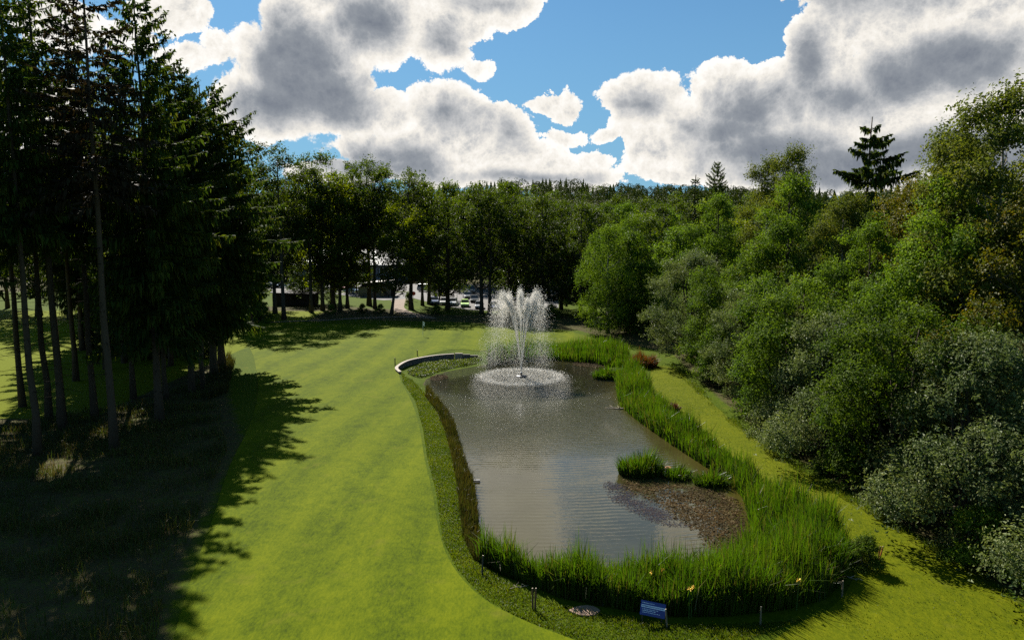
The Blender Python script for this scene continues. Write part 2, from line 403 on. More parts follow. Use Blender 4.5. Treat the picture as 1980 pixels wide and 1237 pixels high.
def sheet(name, pl, mat, lift, step=0.5, kind='structure', z=None):
    """a sheet of land cover clipped to an outline: inner grid squares plus a fitted rim, following the land"""
    import bmesh
    from mathutils.geometry import delaunay_2d_cdt
    lo, hi = pl.min(0), pl.max(0)
    xs, ys = np.meshgrid(np.arange(lo[0], hi[0], step), np.arange(lo[1], hi[1], step))
    g = np.stack([xs.ravel(), ys.ravel()], 1); g = g[inside(g, pl)]
    g = g[edge_dist(g, pl) > step * .5]
    ring = []
    for i in range(len(pl)):
        a, b = pl[i], pl[(i + 1) % len(pl)]; n = max(1, int(np.linalg.norm(b - a) / (step * 1.2)))
        ring += [a + (b - a) * k / n for k in range(n)]
    ring = np.array(ring); n = len(ring)
    pts = np.concatenate([ring, g])
    r = delaunay_2d_cdt([Vector(p) for p in pts.tolist()], [(i, (i + 1) % n) for i in range(n)], [], 1, 1e-5)
    V = np.array([(v.x, v.y) for v in r[0]]); F = np.array([f for f in r[2] if len(f) == 3])
    z_ = height(V[:, 0], V[:, 1]) + lift if z is None else np.full(len(V), z)
    o = link(name, np_mesh(name, np.column_stack([V, z_]), F, mat, smooth=True))
    return tag(o, kind=kind)
sheet('fairway', FAIRWAY, M_FAIR, 0.035)
M_BANKLAWN = grass_mat('bank_lawn_grass', (0.025, 0.039, 0.001), (0.062, 0.076, 0.001), (0.100, 0.106, 0.002), bump=0.04)
BANKLAWN = chaikin(poly([(1540, 1208), (1612, 1180), (1652, 1120), (1655, 1085), (1608, 1030), (1548, 980), (1468, 924), (1386, 864), (1320, 818), (1268, 772), (1256, 735), (1262, 708), (1300, 706), (1380, 784), (1490, 872), (1650, 966), (1790, 1046), (1990, 1175), (2300, 1330), (3000, 1700), (2000, 1700), (1440, 1290)]))
sheet('bank_lawn', BANKLAWN, M_BANKLAWN, 0.03)

# ------------------------------------------------------------------ pond water
def water_mat():
    m, t, out = new_mat('pond_water')
    co = t.node('ShaderNodeTexCoord').outputs['Object']
    fx, fy = P(1008, 727, ZW)
    r = t.vec('DISTANCE', co, (fx, fy, ZW))
    # choppy near the fountain, calm at the near end
    chop = t.math('ADD', t.maprange(r, 3.0, 30.0, 1.0, 0.02), t.maprange(r, 4.5, 12.0, 6.0, 0.0))
    s1 = t.vec('MULTIPLY', co, (0.55, 1.0, 1.0))
    n1 = t.noise(s1, 2.6, 4, 0.6, 0.6).outputs[0]
    n2 = t.noise(s1, 9.0, 3, 0.6).outputs[0]
    gust = t.maprange(t.noise(t.vec('MULTIPLY', co, (0.5, 1.0, 1.0)), 0.35, 4, 0.65).outputs[0], 0.38, 0.66, 0.1, 1.5)
    ring = t.math('SINE', t.math('MULTIPLY_ADD', t.noise(co, 0.6, 3, 0.5).outputs[0], 5.0, t.math('MULTIPLY', r, 13.0)))
    hgt = t.math('MULTIPLY_ADD', n2, 0.35, n1)
    hgt = t.math('MULTIPLY', hgt, chop)
    hgt = t.math('MULTIPLY_ADD', t.math('MULTIPLY', ring, gust), t.maprange(r, 6.0, 32.0, 0.03, 0.007), hgt)
    bp = t.node('ShaderNodeBump', {'Strength': 1.0, 'Distance': 0.30, 'Height': hgt})
    mk = t.noise(co, 0.25, 4, 0.6).outputs[0]
    sxz = t.node('ShaderNodeSeparateXYZ', {0: co})
    deep = t.ramp(mk, [(0.3, (0.027, 0.024, 0.008)), (0.7, (0.040, 0.036, 0.014))])
    edge = t.node('ShaderNodeAttribute', attribute_name='shallow').outputs['Fac']
    deep = t.mix(edge, deep, (0.045, 0.036, 0.002))
    bs = t.node('ShaderNodeBsdfPrincipled', {'Base Color': deep, 'Roughness': 0.03, 'IOR': 1.48, 'Specular IOR Level': 0.65})
    t.l.new(bp.outputs[0], bs.inputs['Normal']); t.l.new(bs.outputs[0], out.inputs[0])
    return m
M_WATER = water_mat()
ctr = POND.mean(0)
wp = POND + (POND - ctr) / np.linalg.norm(POND - ctr, axis=1, keepdims=True) * 0.35
wat = sheet('pond_water', wp, M_WATER, 0, 0.6, z=ZW)
wv = np.empty(len(wat.data.vertices) * 3, np.float32); wat.data.vertices.foreach_get('co', wv); wv = wv.reshape(-1, 3)
sh = np.clip(1 - (-sdist(wv[:, :2].astype(float), POND)) / 3.2, 0, 1) * sstep(-1, 7, wv[:, 0])
at = wat.data.attributes.new('shallow', 'FLOAT', 'POINT'); at.data.foreach_set('value', sh.astype(np.float32))
# ------------------------------------------------------------------ leaf and blade materials
DEAD = (0.13, 0.10, 0.045)
def leaf_mat(name, cols, trans=0.35, rough=0.55, spec=0.2, tree_var=0.25, tcol=None, scale=0.0, warm=(1.25, 1.12, 0.6)):
    m, t, out = new_mat(name)
    isl = t.node('ShaderNodeNewGeometry').outputs['Random Per Island']
    obr = t.node('ShaderNodeObjectInfo').outputs['Random']
    n = len(cols)
    c = t.ramp(isl, [((i + .5) / n, k) for i, k in enumerate(cols)])
    if scale:
        co = t.node('ShaderNodeTexCoord').outputs['Object']
        k = t.maprange(t.noise(co, scale, 3, 0.6).outputs[0], 0.35, 0.65)
        c = t.mix(k, t.vec('MULTIPLY', c, (0.72, 0.80, 0.8)), t.vec('MULTIPLY', c, (1.28, 1.18, 1.0)))
    v = t.maprange(obr, 0, 1, 1 - tree_var, 1 + tree_var)
    c = t.vec('MULTIPLY', c, t.node('ShaderNodeCombineXYZ', {0: v, 1: v, 2: v}).outputs[0])
    b = t.node('ShaderNodeBsdfPrincipled', {'Base Color': c, 'Roughness': rough, 'Specular IOR Level': spec})
    tr = t.node('ShaderNodeBsdfTranslucent', {'Color': t.vec('MULTIPLY', c, warm)})
    mx = t.node('ShaderNodeMixShader', {0: trans}); t.l.new(b.outputs[0], mx.inputs[1]); t.l.new(tr.outputs[0], mx.inputs[2])
    t.l.new(mx.outputs[0], out.inputs[0])
    return m
M_REED = leaf_mat('reed_leaf', [(0.069, 0.0559, 0.0198), (0.0239, 0.0499, 0.0027), (0.035, 0.0671, 0.0027), (0.0478, 0.0808, 0.0036), (0.0534, 0.0705, 0.0063), (0.0313, 0.055, 0.0036), (0.0276, 0.0568, 0.0027), (0.0368, 0.0688, 0.0036), (0.046, 0.0757, 0.0036), (0.0313, 0.0602, 0.0027)], trans=0.46, rough=0.4, spec=0.3, tree_var=0.05, scale=0.5, warm=(1.7, 1.95, 0.6))
M_DRYREED = leaf_mat('dry_reed', [(0.11, 0.10, 0.05), (0.08, 0.075, 0.03), (0.14, 0.13, 0.08)], trans=.3, spec=.2, tree_var=.05)
M_TALL = leaf_mat('tall_grass_blade', [(0.033, 0.0372, 0.006), (0.0468, 0.051, 0.009), (0.0385, 0.027, 0.009), (0.0275, 0.045, 0.004), (0.055, 0.054, 0.015)], trans=0.35, rough=0.5, tree_var=0.05, scale=0.6)
M_TUFT = leaf_mat('grass_tuft', [(0.0319, 0.054, 0.002), (0.0493, 0.078, 0.0025), (0.0638, 0.09, 0.004), (0.0696, 0.081, 0.0075)], trans=0.45, rough=0.5, tree_var=0.05, scale=0.4, warm=(1.6, 1.6, 0.6))
M_SHADEGRASS = leaf_mat('woodland_grass', [(0.045, 0.060, 0.008), (0.065, 0.065, 0.018), (0.080, 0.060, 0.026), (0.035, 0.065, 0.006)], trans=0.4, tree_var=0.05, scale=0.3)
M_MAT = leaf_mat('water_weed', [(0.026, 0.016, 0.006), (0.040, 0.026, 0.009), (0.018, 0.011, 0.004), (0.054, 0.036, 0.015), (0.032, 0.021, 0.007), (0.080, 0.060, 0.034)], trans=0.0, rough=0.8, spec=0.03, tree_var=0.05, scale=1.0)
M_WEEDBLUE = leaf_mat('sunken_weed', [(0.026, 0.029, 0.042), (0.034, 0.034, 0.045), (0.048, 0.038, 0.036), (0.022, 0.027, 0.042), (0.07, 0.052, 0.04)], trans=0.0, rough=0.9, spec=0.0, tree_var=0.05)

def scatter(pl, n, rng, dens=None):
    lo, hi = pl.min(0), pl.max(0); out = []; tot = 0
    while tot < n:
        p = rng.uniform(lo, hi, (n * 2, 2)); p = p[inside(p, pl)]
        if dens is not None: p = p[rng.random(len(p)) < dens(p)]
        out.append(p); tot += len(p)
    return np.concatenate(out)[:n]
def blades(pos, h, w, lean, rng, curl=0.5, leandir=None):
    n = len(pos); yaw = rng.uniform(0, 2 * np.pi, n)
    ld = rng.uniform(0, 2 * np.pi, n) if leandir is None else leandir
    side = np.stack([np.cos(yaw), np.sin(yaw), np.zeros(n)], 1)
    lv = np.stack([np.cos(ld), np.sin(ld), np.zeros(n)], 1) * (lean * h)[:, None]
    up = np.array([0, 0, 1.0])
    p0 = pos; p1 = pos + up * (h * .55)[:, None] + lv * .35; p2 = pos + up * (h * np.clip(1 - lean * curl, .2, 1))[:, None] + lv
    ws = side * (w / 2)[:, None]
    V = np.stack([p0 - ws, p0 + ws, p1 - ws * .9, p1 + ws * .9, p2 - ws * .12, p2 + ws * .12], 1).reshape(-1, 3)
    b = (np.arange(n) * 6)[:, None]
    F = np.concatenate([b + np.array([0, 1, 3, 2]), b + np.array([2, 3, 5, 4])])
    return V, F
def blade_bed(name, pl, n, mat, rng, h, w, lean, zfun=None, hvar=0.3, dens=None, patch=3.0, clump=0.0, sink=0.0):
    p = scatter(pl, n, rng, dens)
    if clump:
        k = rng.integers(0, max(2, n // 14), n); p = p[k] + rng.normal(0, clump, (n, 2))
    z = height(p[:, 0], p[:, 1]) if zfun is None else zfun(p)
    z = np.maximum(z, ZW - 0.1) - sink
    hv = h * (1 + hvar * rng.normal(0, 1, n)).clip(.35, 1.8) * (0.45 + 0.75 * vnoise(p[:, 0], p[:, 1], patch, 7) + 0.35 * vnoise(p[:, 0], p[:, 1], .45, 8))
    V, F = blades(np.column_stack([p, z]), hv, w * rng.uniform(.7, 1.3, n), np.abs(rng.normal(0, lean, n)), rng)
    return V, F

rng = np.random.default_rng(11)
# ------------------------------------------------------------------ reeds
NEARBED = poly([(925, 1088), (955, 1080), (1010, 1108), (1100, 1128), (1200, 1132), (1320, 1126), (1395, 1098), (1455, 1050), (1500, 1030), (1560, 1010), (1600, 1035), (1640, 1085), (1640, 1105),
                (1632, 1135), (1590, 1172), (1510, 1192), (1400, 1204), (1290, 1204), (1180, 1186), (1080, 1165), (1000, 1128)], -.2)
SIDEBED = poly([(1600, 1035), (1560, 1010), (1500, 1030), (1455, 1048), (1448, 1000), (1436, 955), (1400, 918), (1345, 884), (1290, 848), (1232, 808), (1196, 778), (1192, 742), (1215, 716), (1180, 690),
                (1205, 690), (1236, 730), (1262, 775), (1315, 822), (1380, 868), (1462, 928), (1540, 985)], -.2)
FARBED = poly([(940, 702), (1000, 696), (1075, 693), (1150, 699), (1205, 712), (1215, 690), (1170, 672), (1075, 674), (1000, 684), (945, 692)], -.2)
def reeds(name, pl, n, h, w, kind='stuff', lean=0.16, seed=0, mat=None, **kw):
    r = np.random.default_rng(seed)
    V, F = blade_bed(name, pl, n, M_REED, r, h, w, lean, **kw)
    return tag(link(name, np_mesh(name, V, F, mat or M_REED)), kind=kind)
def rgap(p): return np.clip(.25 + 1.3 * vnoise(p[:, 0], p[:, 1], .9, 13), 0, 1)
reeds('near_reeds', NEARBED, 36000, 1.35, 0.042, seed=1, patch=1.6, hvar=.38, lean=.24, dens=rgap)
reeds('bankside_reeds', SIDEBED, 29000, 1.2, 0.048, seed=2, patch=2.0, hvar=.38, lean=.24, dens=rgap)
reeds('far_reeds', FARBED, 10000, 1.2, 0.065, seed=3, hvar=.35, lean=.22)

for nm_, pl_, n_, sd_ in (('near_dry_reeds', NEARBED, 500, 61), ('bankside_dry_reeds', SIDEBED, 900, 62)):
    V, F = blade_bed('x', pl_, n_, None, np.random.default_rng(sd_), 1.0, .04, .45, patch=2.0, hvar=.3)
    tag(link(nm_, np_mesh(nm_, V, F, M_DRYREED)), kind='stuff')
def clump(label, px, py, rad, n, h, seed, name='reed_clump', mat=None, lean=0.35, squash=0.6, z=ZW, w=0.045, cat='reeds', group=None):
    r = np.random.default_rng(seed); x, y = P(px, py, z)
    a = r.uniform(0, 2 * np.pi, n); q = rad * np.sqrt(r.random(n))
    p = np.column_stack([np.cos(a) * q, np.sin(a) * q * squash, np.zeros(n)])
    dist = q / rad
    V, F = blades(p, h * r.uniform(.35, 1.15, n) * (1.1 - .45 * dist) * (.75 + .5 * vnoise(p[:, 0] + x, p[:, 1] + y, .5, 3)), w * r.uniform(.7, 1.3, n), np.abs(r.normal(0.1, .15, n)) + lean * dist * r.random(n), r, curl=.55, leandir=a + r.normal(0, .6, n))
    o = link(name, np_mesh(name, V, F, mat or M_REED), loc=(x, y, max(z, hz(x, y)) - 0.03))
    return tag(o, label, cat, group)
clump('round dark green reed clump standing alone in open water', 1240, 916, 1.5, 1300, 2.0, 21, lean=.5)
clump('low reed tuft in the water just right of the round reed clump', 1312, 924, .95, 460, 1.15, 22, lean=.7)
clump('arching reed tuft joining the brown weed to the reeds on the right bank', 1378, 936, 1.15, 640, 1.35, 23, lean=.8)
clump('pale glossy iris clump at the far right corner of the water', 1180, 731, 1.9, 1100, 1.5, 24, name='iris_clump', lean=.7, w=.08, cat='iris')
M_RUST = leaf_mat('rusty_sedge', [(0.14, 0.0385, 0.0084), (0.105, 0.042, 0.0105), (0.07, 0.035, 0.0084), (0.056, 0.056, 0.007)], trans=.4, tree_var=.05)
clump('rust red bush behind the reeds by the far right bank', 1243, 708, 1.5, 1500, 1.9, 25, name='rusty_shrub', mat=M_RUST, lean=.7, z=0, w=.07, cat='shrub', squash=1.0)
M_DOCK = leaf_mat('dock_seed', [(0.10, 0.028, 0.03), (0.07, 0.03, 0.03), (0.06, 0.06, 0.02)], trans=.3, tree_var=.05)
clump('small purple brown weed among the reeds along the right bank', 1302, 795, .55, 260, .9, 26, name='dock_plant', mat=M_DOCK, lean=.5, z=0, w=.07, cat='weed')

# flowers on the reeds
M_YEL = simple_mat('yellow_petal', (0.75, 0.50, 0.06), rough=.5, var=.1)
M_STEM = simple_mat('flower_stem', (0.05, 0.10, 0.01), rough=.6)
def iris_flower():
    root = empty('yellow_iris', (0, 0, 0), 0, 'yellow iris flower standing out of the near reeds', 'flower', 'yellow irises in the reeds')
    MB().tube([(0, 0, 0), (.01, 0, .5), (.03, .01, 1.05)], [.012, .01, .008], 5).build('stem', M_STEM, root)
    m = MB()
    for k in range(6):
        a = k * math.pi / 3; L = .09 if k % 2 else .065; dz = -.05 if k % 2 else .06
        c, s_ = math.cos(a), math.sin(a)
        m.add([(.03 + .012 * -s_, .01 + .012 * c, 1.05), (.03 + c * L * .6 - s_ * .035, .01 + s_ * L * .6 + c * .035, 1.08 + dz * .3), (.03 + c * L, .01 + s_ * L, 1.07 + dz), (.03 + c * L * .6 + s_ * .035, .01 + s_ * L * .6 - c * .035, 1.08 + dz * .3)], [(0, 1, 2, 3)])
    m.build('petals', M_YEL, root)
    return root
iris0 = iris_flower()
for k, (px, py) in enumerate([(1115, 1150), (1258, 1165), (1282, 1158), (1332, 1200), (1336, 1196), (1540, 1182), (1455, 1090), (1392, 1150)]):
    o = iris0 if k == 0 else copy_tree(iris0)
    x, y = P(px, py, 0); o.location = (x, y, max(hz(x, y), ZW)); o.rotation_euler.z = k * 1.3; o.scale = (1.25,) * 3

# ------------------------------------------------------------------ bank grasses
LEFTBANK = poly([(826, 752), (850, 775), (872, 806), (887, 846), (902, 894), (918, 940), (924, 995), (932, 1050), (950, 1090), (915, 1088), (895, 1040), (888, 985), (882, 930), (872, 880), (860, 835), (845, 800), (822, 772)], -.2)
V, F = blade_bed('x', LEFTBANK, 9000, None, np.random.default_rng(31), .62, .035, .28, patch=1.5)
tag(link('bank_grass', np_mesh('bank_grass', V, F, M_TALL)), kind='stuff')
# rough strip between the fairway and the water, and the lawn below the reeds
STRIP = poly([(775, 712), (815, 752), (846, 795), (868, 850), (884, 930), (892, 1020), (915, 1085), (990, 1135), (1080, 1172), (1180, 1192), (1290, 1210), (1400, 1210), (1500, 1206), (1560, 1200), (1440, 1245),
              (1120, 1245), (1005, 1200), (935, 1158), (885, 1104), (856, 1045), (842, 948), (826, 884), (818, 830), (803, 775), (778, 738)])
V, F = blade_bed('x', STRIP, 48000, None, np.random.default_rng(32), .10, .028, .5, patch=1.2, hvar=.45)
tag(link('rough_tufts', np_mesh('rough_tufts', V, F, M_TUFT)), kind='stuff')
RIGHTLAWN = poly([(1600, 1170), (1645, 1120), (1650, 1085), (1605, 1032), (1545, 982), (1466, 926), (1384, 866), (1318, 820), (1266, 774), (1250, 735), (1262, 705), (1300, 704), (1380, 780), (1490, 866), (1650, 960), (1790, 1040), (1990, 1165), (1990, 1250), (1700, 1250), (1620, 1215)])
V, F = blade_bed('x', RIGHTLAWN, 20000, None, np.random.default_rng(33), .065, .026, .6, patch=1.6, hvar=.4)
tag(link('bank_lawn_tufts', np_mesh('bank_lawn_tufts', V, F, M_TUFT)), kind='stuff')
EDGE = poly([(1300, 700), (1385, 778), (1492, 868), (1652, 960), (1795, 1040), (1995, 1166), (1995, 1190), (1790, 1058), (1644, 972), (1484, 878), (1376, 790), (1296, 710)])
V, F = blade_bed('x', EDGE, 3000, None, np.random.default_rng(34), .26, .03, .6, patch=1.2, dens=lambda p: vnoise(p[:, 0], p[:, 1], 1.3, 9) ** 2)
tag(link('wood_edge_grass', np_mesh('wood_edge_grass', V, F, M_TUFT)), kind='stuff')
UNDER = poly([(-40, 1245), (300, 1245), (330, 1120), (380, 1000), (440, 870), (420, 770), (430, 700), (380, 740), (250, 780), (120, 800), (-40, 830)])
V, F = blade_bed('x', UNDER, 26000, None, np.random.default_rng(35), .42, .035, .4, patch=2.5, hvar=.5, dens=lambda p: vnoise(p[:, 0], p[:, 1], 2.2, 9) ** 1.5)
tag(link('woodland_grass', np_mesh('woodland_grass', V, F, M_SHADEGRASS)), kind='stuff')
SEED = poly([(395, 740), (440, 690), (455, 700), (440, 760), (400, 775)])
V, F = blade_bed('x', SEED, 2500, None, np.random.default_rng(36), .8, .04, .3)
tag(link('seeding_grass', np_mesh('seeding_grass', V, F, M_TALL)), kind='stuff')

# ------------------------------------------------------------------ floating weed
def flakes(pl, n, size, rng, z, mat, name, dens=None, tilt=.25):
    p = scatter(pl, n, rng, dens); a = rng.uniform(0, 2 * np.pi, n); s = size * rng.uniform(.4, 1.5, n)
    d1 = np.stack([np.cos(a), np.sin(a), rng.normal(0, tilt, n)], 1) * s[:, None]; d2 = np.stack([-np.sin(a), np.cos(a), rng.normal(0, tilt, n)], 1) * (s * .45)[:, None]
    c = np.column_stack([p, z + rng.random(n) * .03])
    V = np.stack([c - d1, c - d2, c + d1, c + d2], 1).reshape(-1, 3)
    F = np.arange(n * 4).reshape(-1, 4)
    return tag(link(name, np_mesh(name, V, F, mat)), kind='stuff')
WEED = chaikin(poly([(1195, 925), (1240, 932), (1310, 935), (1390, 948), (1432, 965), (1450, 1010), (1462, 1045), (1420, 1070), (1372, 1072), (1345, 1035), (1330, 1018), (1300, 1003), (1285, 985), (1245, 965), (1200, 945)], ZW))
def wd(p): return np.clip(2.6 * (.55 * vnoise(p[:, 0], p[:, 1], .9, 4) + .45 * vnoise(p[:, 0], p[:, 1], .3, 14)) - .55 + .12 * (p[:, 0] - 8), .03, 1) * np.clip(-sdist(p, WEED) / .8 + .15, 0, 1)
flakes(WEED, 7000, .08, np.random.default_rng(41), ZW + .008, M_MAT, 'floating_weed', wd)
WEED2 = chaikin(poly([(1160, 928), (1200, 930), (1262, 965), (1300, 990), (1335, 1012), (1345, 1020), (1300, 1022), (1255, 1010), (1205, 985), (1170, 962)], ZW))
def wd2(p): return np.clip(-sdist(p, WEED2) / 1.2, 0, 1) * np.clip(vnoise(p[:, 0] * .5, p[:, 1], .7, 5) * 1.6, 0, 1)
flakes(WEED2, 3600, .05, np.random.default_rng(42), ZW + .004, M_WEEDBLUE, 'sunken_weed', wd2, tilt=.05)
FARWEED = chaikin(poly([(1105, 699), (1160, 700), (1190, 706), (1165, 711), (1110, 708)], ZW))
flakes(FARWEED, 2600, .09, np.random.default_rng(43), ZW + .008, M_MAT, 'far_weed')
LEFTWEED = chaikin(poly([(828, 728), (860, 723), (870, 731), (835, 738)], ZW))
flakes(LEFTWEED, 1500, .08, np.random.default_rng(44), ZW + .008, M_MAT, 'left_weed')
# ------------------------------------------------------------------ trees
def bark_mat(name, c1, c2, sc=3.0):
    m, t, out = new_mat(name)
    co = t.node('ShaderNodeTexCoord').outputs['Object']
    st = t.vec('MULTIPLY', co, (1, 1, 0.22))
    n = t.noise(st, sc * 4, 6, 0.7).outputs[0]; n2 = t.noise(co, .7, 3, .6).outputs[0]
    c = t.mix(t.math('MULTIPLY_ADD', n, .7, t.math('MULTIPLY', n2, .3)), c1, c2)
    bp = t.node('ShaderNodeBump', {'Strength': 1.0, 'Distance': .04, 'Height': n})
    b = t.node('ShaderNodeBsdfPrincipled', {'Base Color': c, 'Roughness': .9, 'Specular IOR Level': .03}); t.l.new(bp.outputs[0], b.inputs['Normal'])
    t.l.new(b.outputs[0], out.inputs[0]); return m
M_BARK_S = bark_mat('spruce_bark', (0.036, 0.024, 0.015), (0.125, 0.086, 0.056))
M_TWIG = bark_mat('dark_twig', (0.012, 0.010, 0.007), (0.035, 0.028, 0.020))
M_BARK_O = bark_mat('oak_bark', (0.035, 0.028, 0.020), (0.10, 0.080, 0.058))
M_BARK_B = bark_mat('birch_bark', (0.10, 0.085, 0.07), (0.34, 0.31, 0.27))
M_SPRUCE = leaf_mat('spruce_needles', [(0.018, 0.034, 0.009), (0.028, 0.050, 0.011), (0.044, 0.068, 0.011), (0.056, 0.066, 0.013)], trans=.36, rough=.7, spec=.05, tree_var=.3, scale=.25, warm=(1.6, 1.6, .55))
M_SPRUCE_DRY = leaf_mat('dry_spruce_needles', [(0.030, 0.022, 0.012), (0.040, 0.026, 0.014), (0.022, 0.026, 0.010), (0.05, 0.035, 0.02)], trans=.2, rough=.6, spec=.08, tree_var=.2)
M_OAK = leaf_mat('oak_leaves', [(0.0216, 0.0403, 0.004), (0.0317, 0.0547, 0.0048), (0.0432, 0.0677, 0.0056), (0.0547, 0.0749, 0.0072)], trans=.52, tree_var=.28, scale=.16, warm=(1.7, 1.65, .5))
M_LIME = leaf_mat('lime_leaves', [(0.051, 0.0723, 0.0036), (0.0723, 0.0978, 0.0045), (0.0935, 0.1148, 0.0054), (0.0425, 0.068, 0.0036)], trans=.58, tree_var=.2, scale=.2, warm=(2.0, 1.9, .45))
M_WILLOW = leaf_mat('willow_leaves', [(0.0752, 0.1013, 0.0351), (0.1069, 0.135, 0.0513), (0.1481, 0.1688, 0.0756), (0.0631, 0.09, 0.0216)], trans=.30, rough=.55, spec=.15, tree_var=.15, scale=.35, warm=(1.35, 1.4, .8))
M_ALDER = leaf_mat('alder_leaves', [(0.0441, 0.0795, 0.0068), (0.0653, 0.1113, 0.0097), (0.0902, 0.1379, 0.0146), (0.1074, 0.1591, 0.0194)], trans=.36, rough=.6, spec=.07, tree_var=.28, scale=.35, warm=(1.5, 1.55, .6))
M_ASPEN = leaf_mat('aspen_leaves', [(0.0586, 0.0781, 0.013), (0.0853, 0.105, 0.0173), (0.1119, 0.12, 0.0173), (0.0746, 0.095, 0.0238)], trans=.36, rough=.6, spec=.07, tree_var=.15, scale=.35, warm=(1.5, 1.5, .6))
M_FARWOOD = leaf_mat('far_leaves', [(0.016, 0.030, 0.004), (0.024, 0.042, 0.005), (0.034, 0.052, 0.006), (0.040, 0.056, 0.007)], trans=.2, spec=.05, tree_var=.1)
M_AMBER = leaf_mat('amber_leaves', [(0.0638, 0.0754, 0.0072), (0.0904, 0.0925, 0.0072), (0.1115, 0.0896, 0.009), (0.0584, 0.0754, 0.009)], trans=.34, spec=.15, tree_var=.15, scale=.35, warm=(1.5, 1.4, .5))

def leaf_quads(c, nrm, L, Wd, rng):
    """diamond leaves at c facing nrm"""
    n = len(c); r = rng.normal(0, 1, (n, 3)); u = np.cross(nrm, r); u /= np.linalg.norm(u, axis=1, keepdims=True) + 1e-9
    v = np.cross(nrm, u); v /= np.linalg.norm(v, axis=1, keepdims=True) + 1e-9
    a = u * (L / 2)[:, None]; b = v * (Wd / 2)[:, None]; k = nrm * (L * .12)[:, None]
    V = np.stack([c - a - k, c + b + k * .5, c + a - k, c - b + k * .5], 1).reshape(-1, 3)
    return V, np.arange(n * 4).reshape(-1, 4)
def crown_mesh(name, lobes, n, size, mat, rng, aspect=.6, inner=.35, cl=.32, droop=0.0, per=10, gap=.0):
    """lobes: (x,y,z, rx,ry,rz). Leaves hang in sprays through the outer shell of every lobe."""
    lob = np.array(lobes, float); wgt = (lob[:, 3] * lob[:, 4] * lob[:, 5]) ** (2 / 3); wgt /= wgt.sum()
    m = max(1, n // per); li = rng.choice(len(lob), m, p=wgt); L = lob[li]
    d = rng.normal(0, 1, (m, 3)); d /= np.linalg.norm(d, axis=1, keepdims=True)
    d[:, 2] = np.where(d[:, 2] < -.35, -d[:, 2] * .6, d[:, 2])
    rad = np.where(rng.random(m) < inner, rng.uniform(.35, .85, m), rng.uniform(.82, 1.08, m))
    # broken outline: the reach of each lobe varies in small bays
    bay = vnoise(d[:, 0] * 3 + li * 7.7, d[:, 1] * 3 + d[:, 2] * 2.1 + li * 3.3, 1.0, 5)
    keep = bay > gap; rad = rad * (.78 + .36 * bay)
    c = (L[:, :3] + d * L[:, 3:] * rad[:, None])[keep]; d = d[keep]; m = len(c)
    k = per; cc = np.repeat(c, k, 0); dd = np.repeat(d, k, 0); N = len(cc)
    # each spray is a twig reaching out and up from its seat
    tw = d * .8 + np.array([0, 0, .35]) + rng.normal(0, .45, (m, 3)); tw /= np.linalg.norm(tw, axis=1, keepdims=True)
    tl = cl * rng.uniform(.8, 2.9, m)
    off = np.repeat(tw * tl[:, None], k, 0) * rng.uniform(-.4, 1, N)[:, None] + rng.normal(0, 1, (N, 3)) * cl * .36
    off[:, 2] -= droop * np.abs(rng.normal(0, 1, N))
    cc = cc + off
    nn = dd * .75 + np.array([0, 0, .55]) + np.repeat(rng.normal(0, .38, (m, 3)), k, 0) + rng.normal(0, .34, (N, 3)); nn /= np.linalg.norm(nn, axis=1, keepdims=True)
    s = size * rng.uniform(.6, 1.35, N)
    V, F = leaf_quads(cc, nn, s, s * aspect, rng)
    return np_mesh(name, V, F, mat)
def limb_pts(a, b, rng, sag=.12, n=4):
    a = np.array(a); b = np.array(b); L = np.linalg.norm(b - a)
    out = []
    for i in range(n + 1):
        t = i / n; p = a + (b - a) * t; p[2] += math.sin(t * math.pi) * -sag * L * .5
        if 0 < i < n: p = p + rng.normal(0, .03 * L, 3)
        out.append(p)
    return out
def trunk_mesh(name, h, r, lobes, mat, rng, lean=(0, 0), base=.25, stems=1, fork=.9, twigs=0):
    m = MB(); top = fork * h
    for s in range(stems):
        off = np.array([0, 0, 0.0]) if stems == 1 else np.array([rng.normal(0, .35), rng.normal(0, .35), 0])
        ln = np.array(lean) + (0 if stems == 1 else rng.normal(0, .14, 2))
        pts, rad = [], []
        K = 9
        for i in range(K + 1):
            t = i / K; z = -.25 + (top + .25) * t
            pts.append(off + np.array([ln[0] * z + rng.normal(0, .012 * h) * (0 < i < K) * t, ln[1] * z + rng.normal(0, .012 * h) * (0 < i < K) * t, z]))
            rr = r / math.sqrt(stems) * (1 - .82 * t) + .015
            if i == 0: rr *= 1.45
            rad.append(rr)
        m.tube(pts, rad, 9)
        for li, lb in enumerate(lobes):
            if stems > 1 and li % stems != s: continue
            zc = max(base * h, lb[2] - lb[5] * .3 - np.hypot(lb[0], lb[1]) * .7); t = min(.97, (zc + .25) / (top + .25))
            j = t * K; i0 = min(int(j), K - 1); p = pts[i0] + (pts[i0 + 1] - pts[i0]) * (j - i0)
            r0 = (r * (1 - .82 * t)) * .5 / math.sqrt(stems) + .012
            q = limb_pts(p, lb[:3], rng)
            m.tube(q, [r0 * (1 - .8 * k / (len(q) - 1)) for k in range(len(q))], 5, cap=False)
            for _ in range(3):
                dv = rng.normal(0, 1, 3); dv[2] = abs(dv[2]) * .6; dv /= np.linalg.norm(dv)
                e = np.array(lb[:3]) + dv * np.array(lb[3:]) * .85; st = q[rng.integers(2, 5)]
                m.tube(limb_pts(st, e, rng, .05, 3), [r0 * .4, r0 * .3, r0 * .2, r0 * .08], 4, cap=False)
    return m.mesh(name, mat, smooth=True)
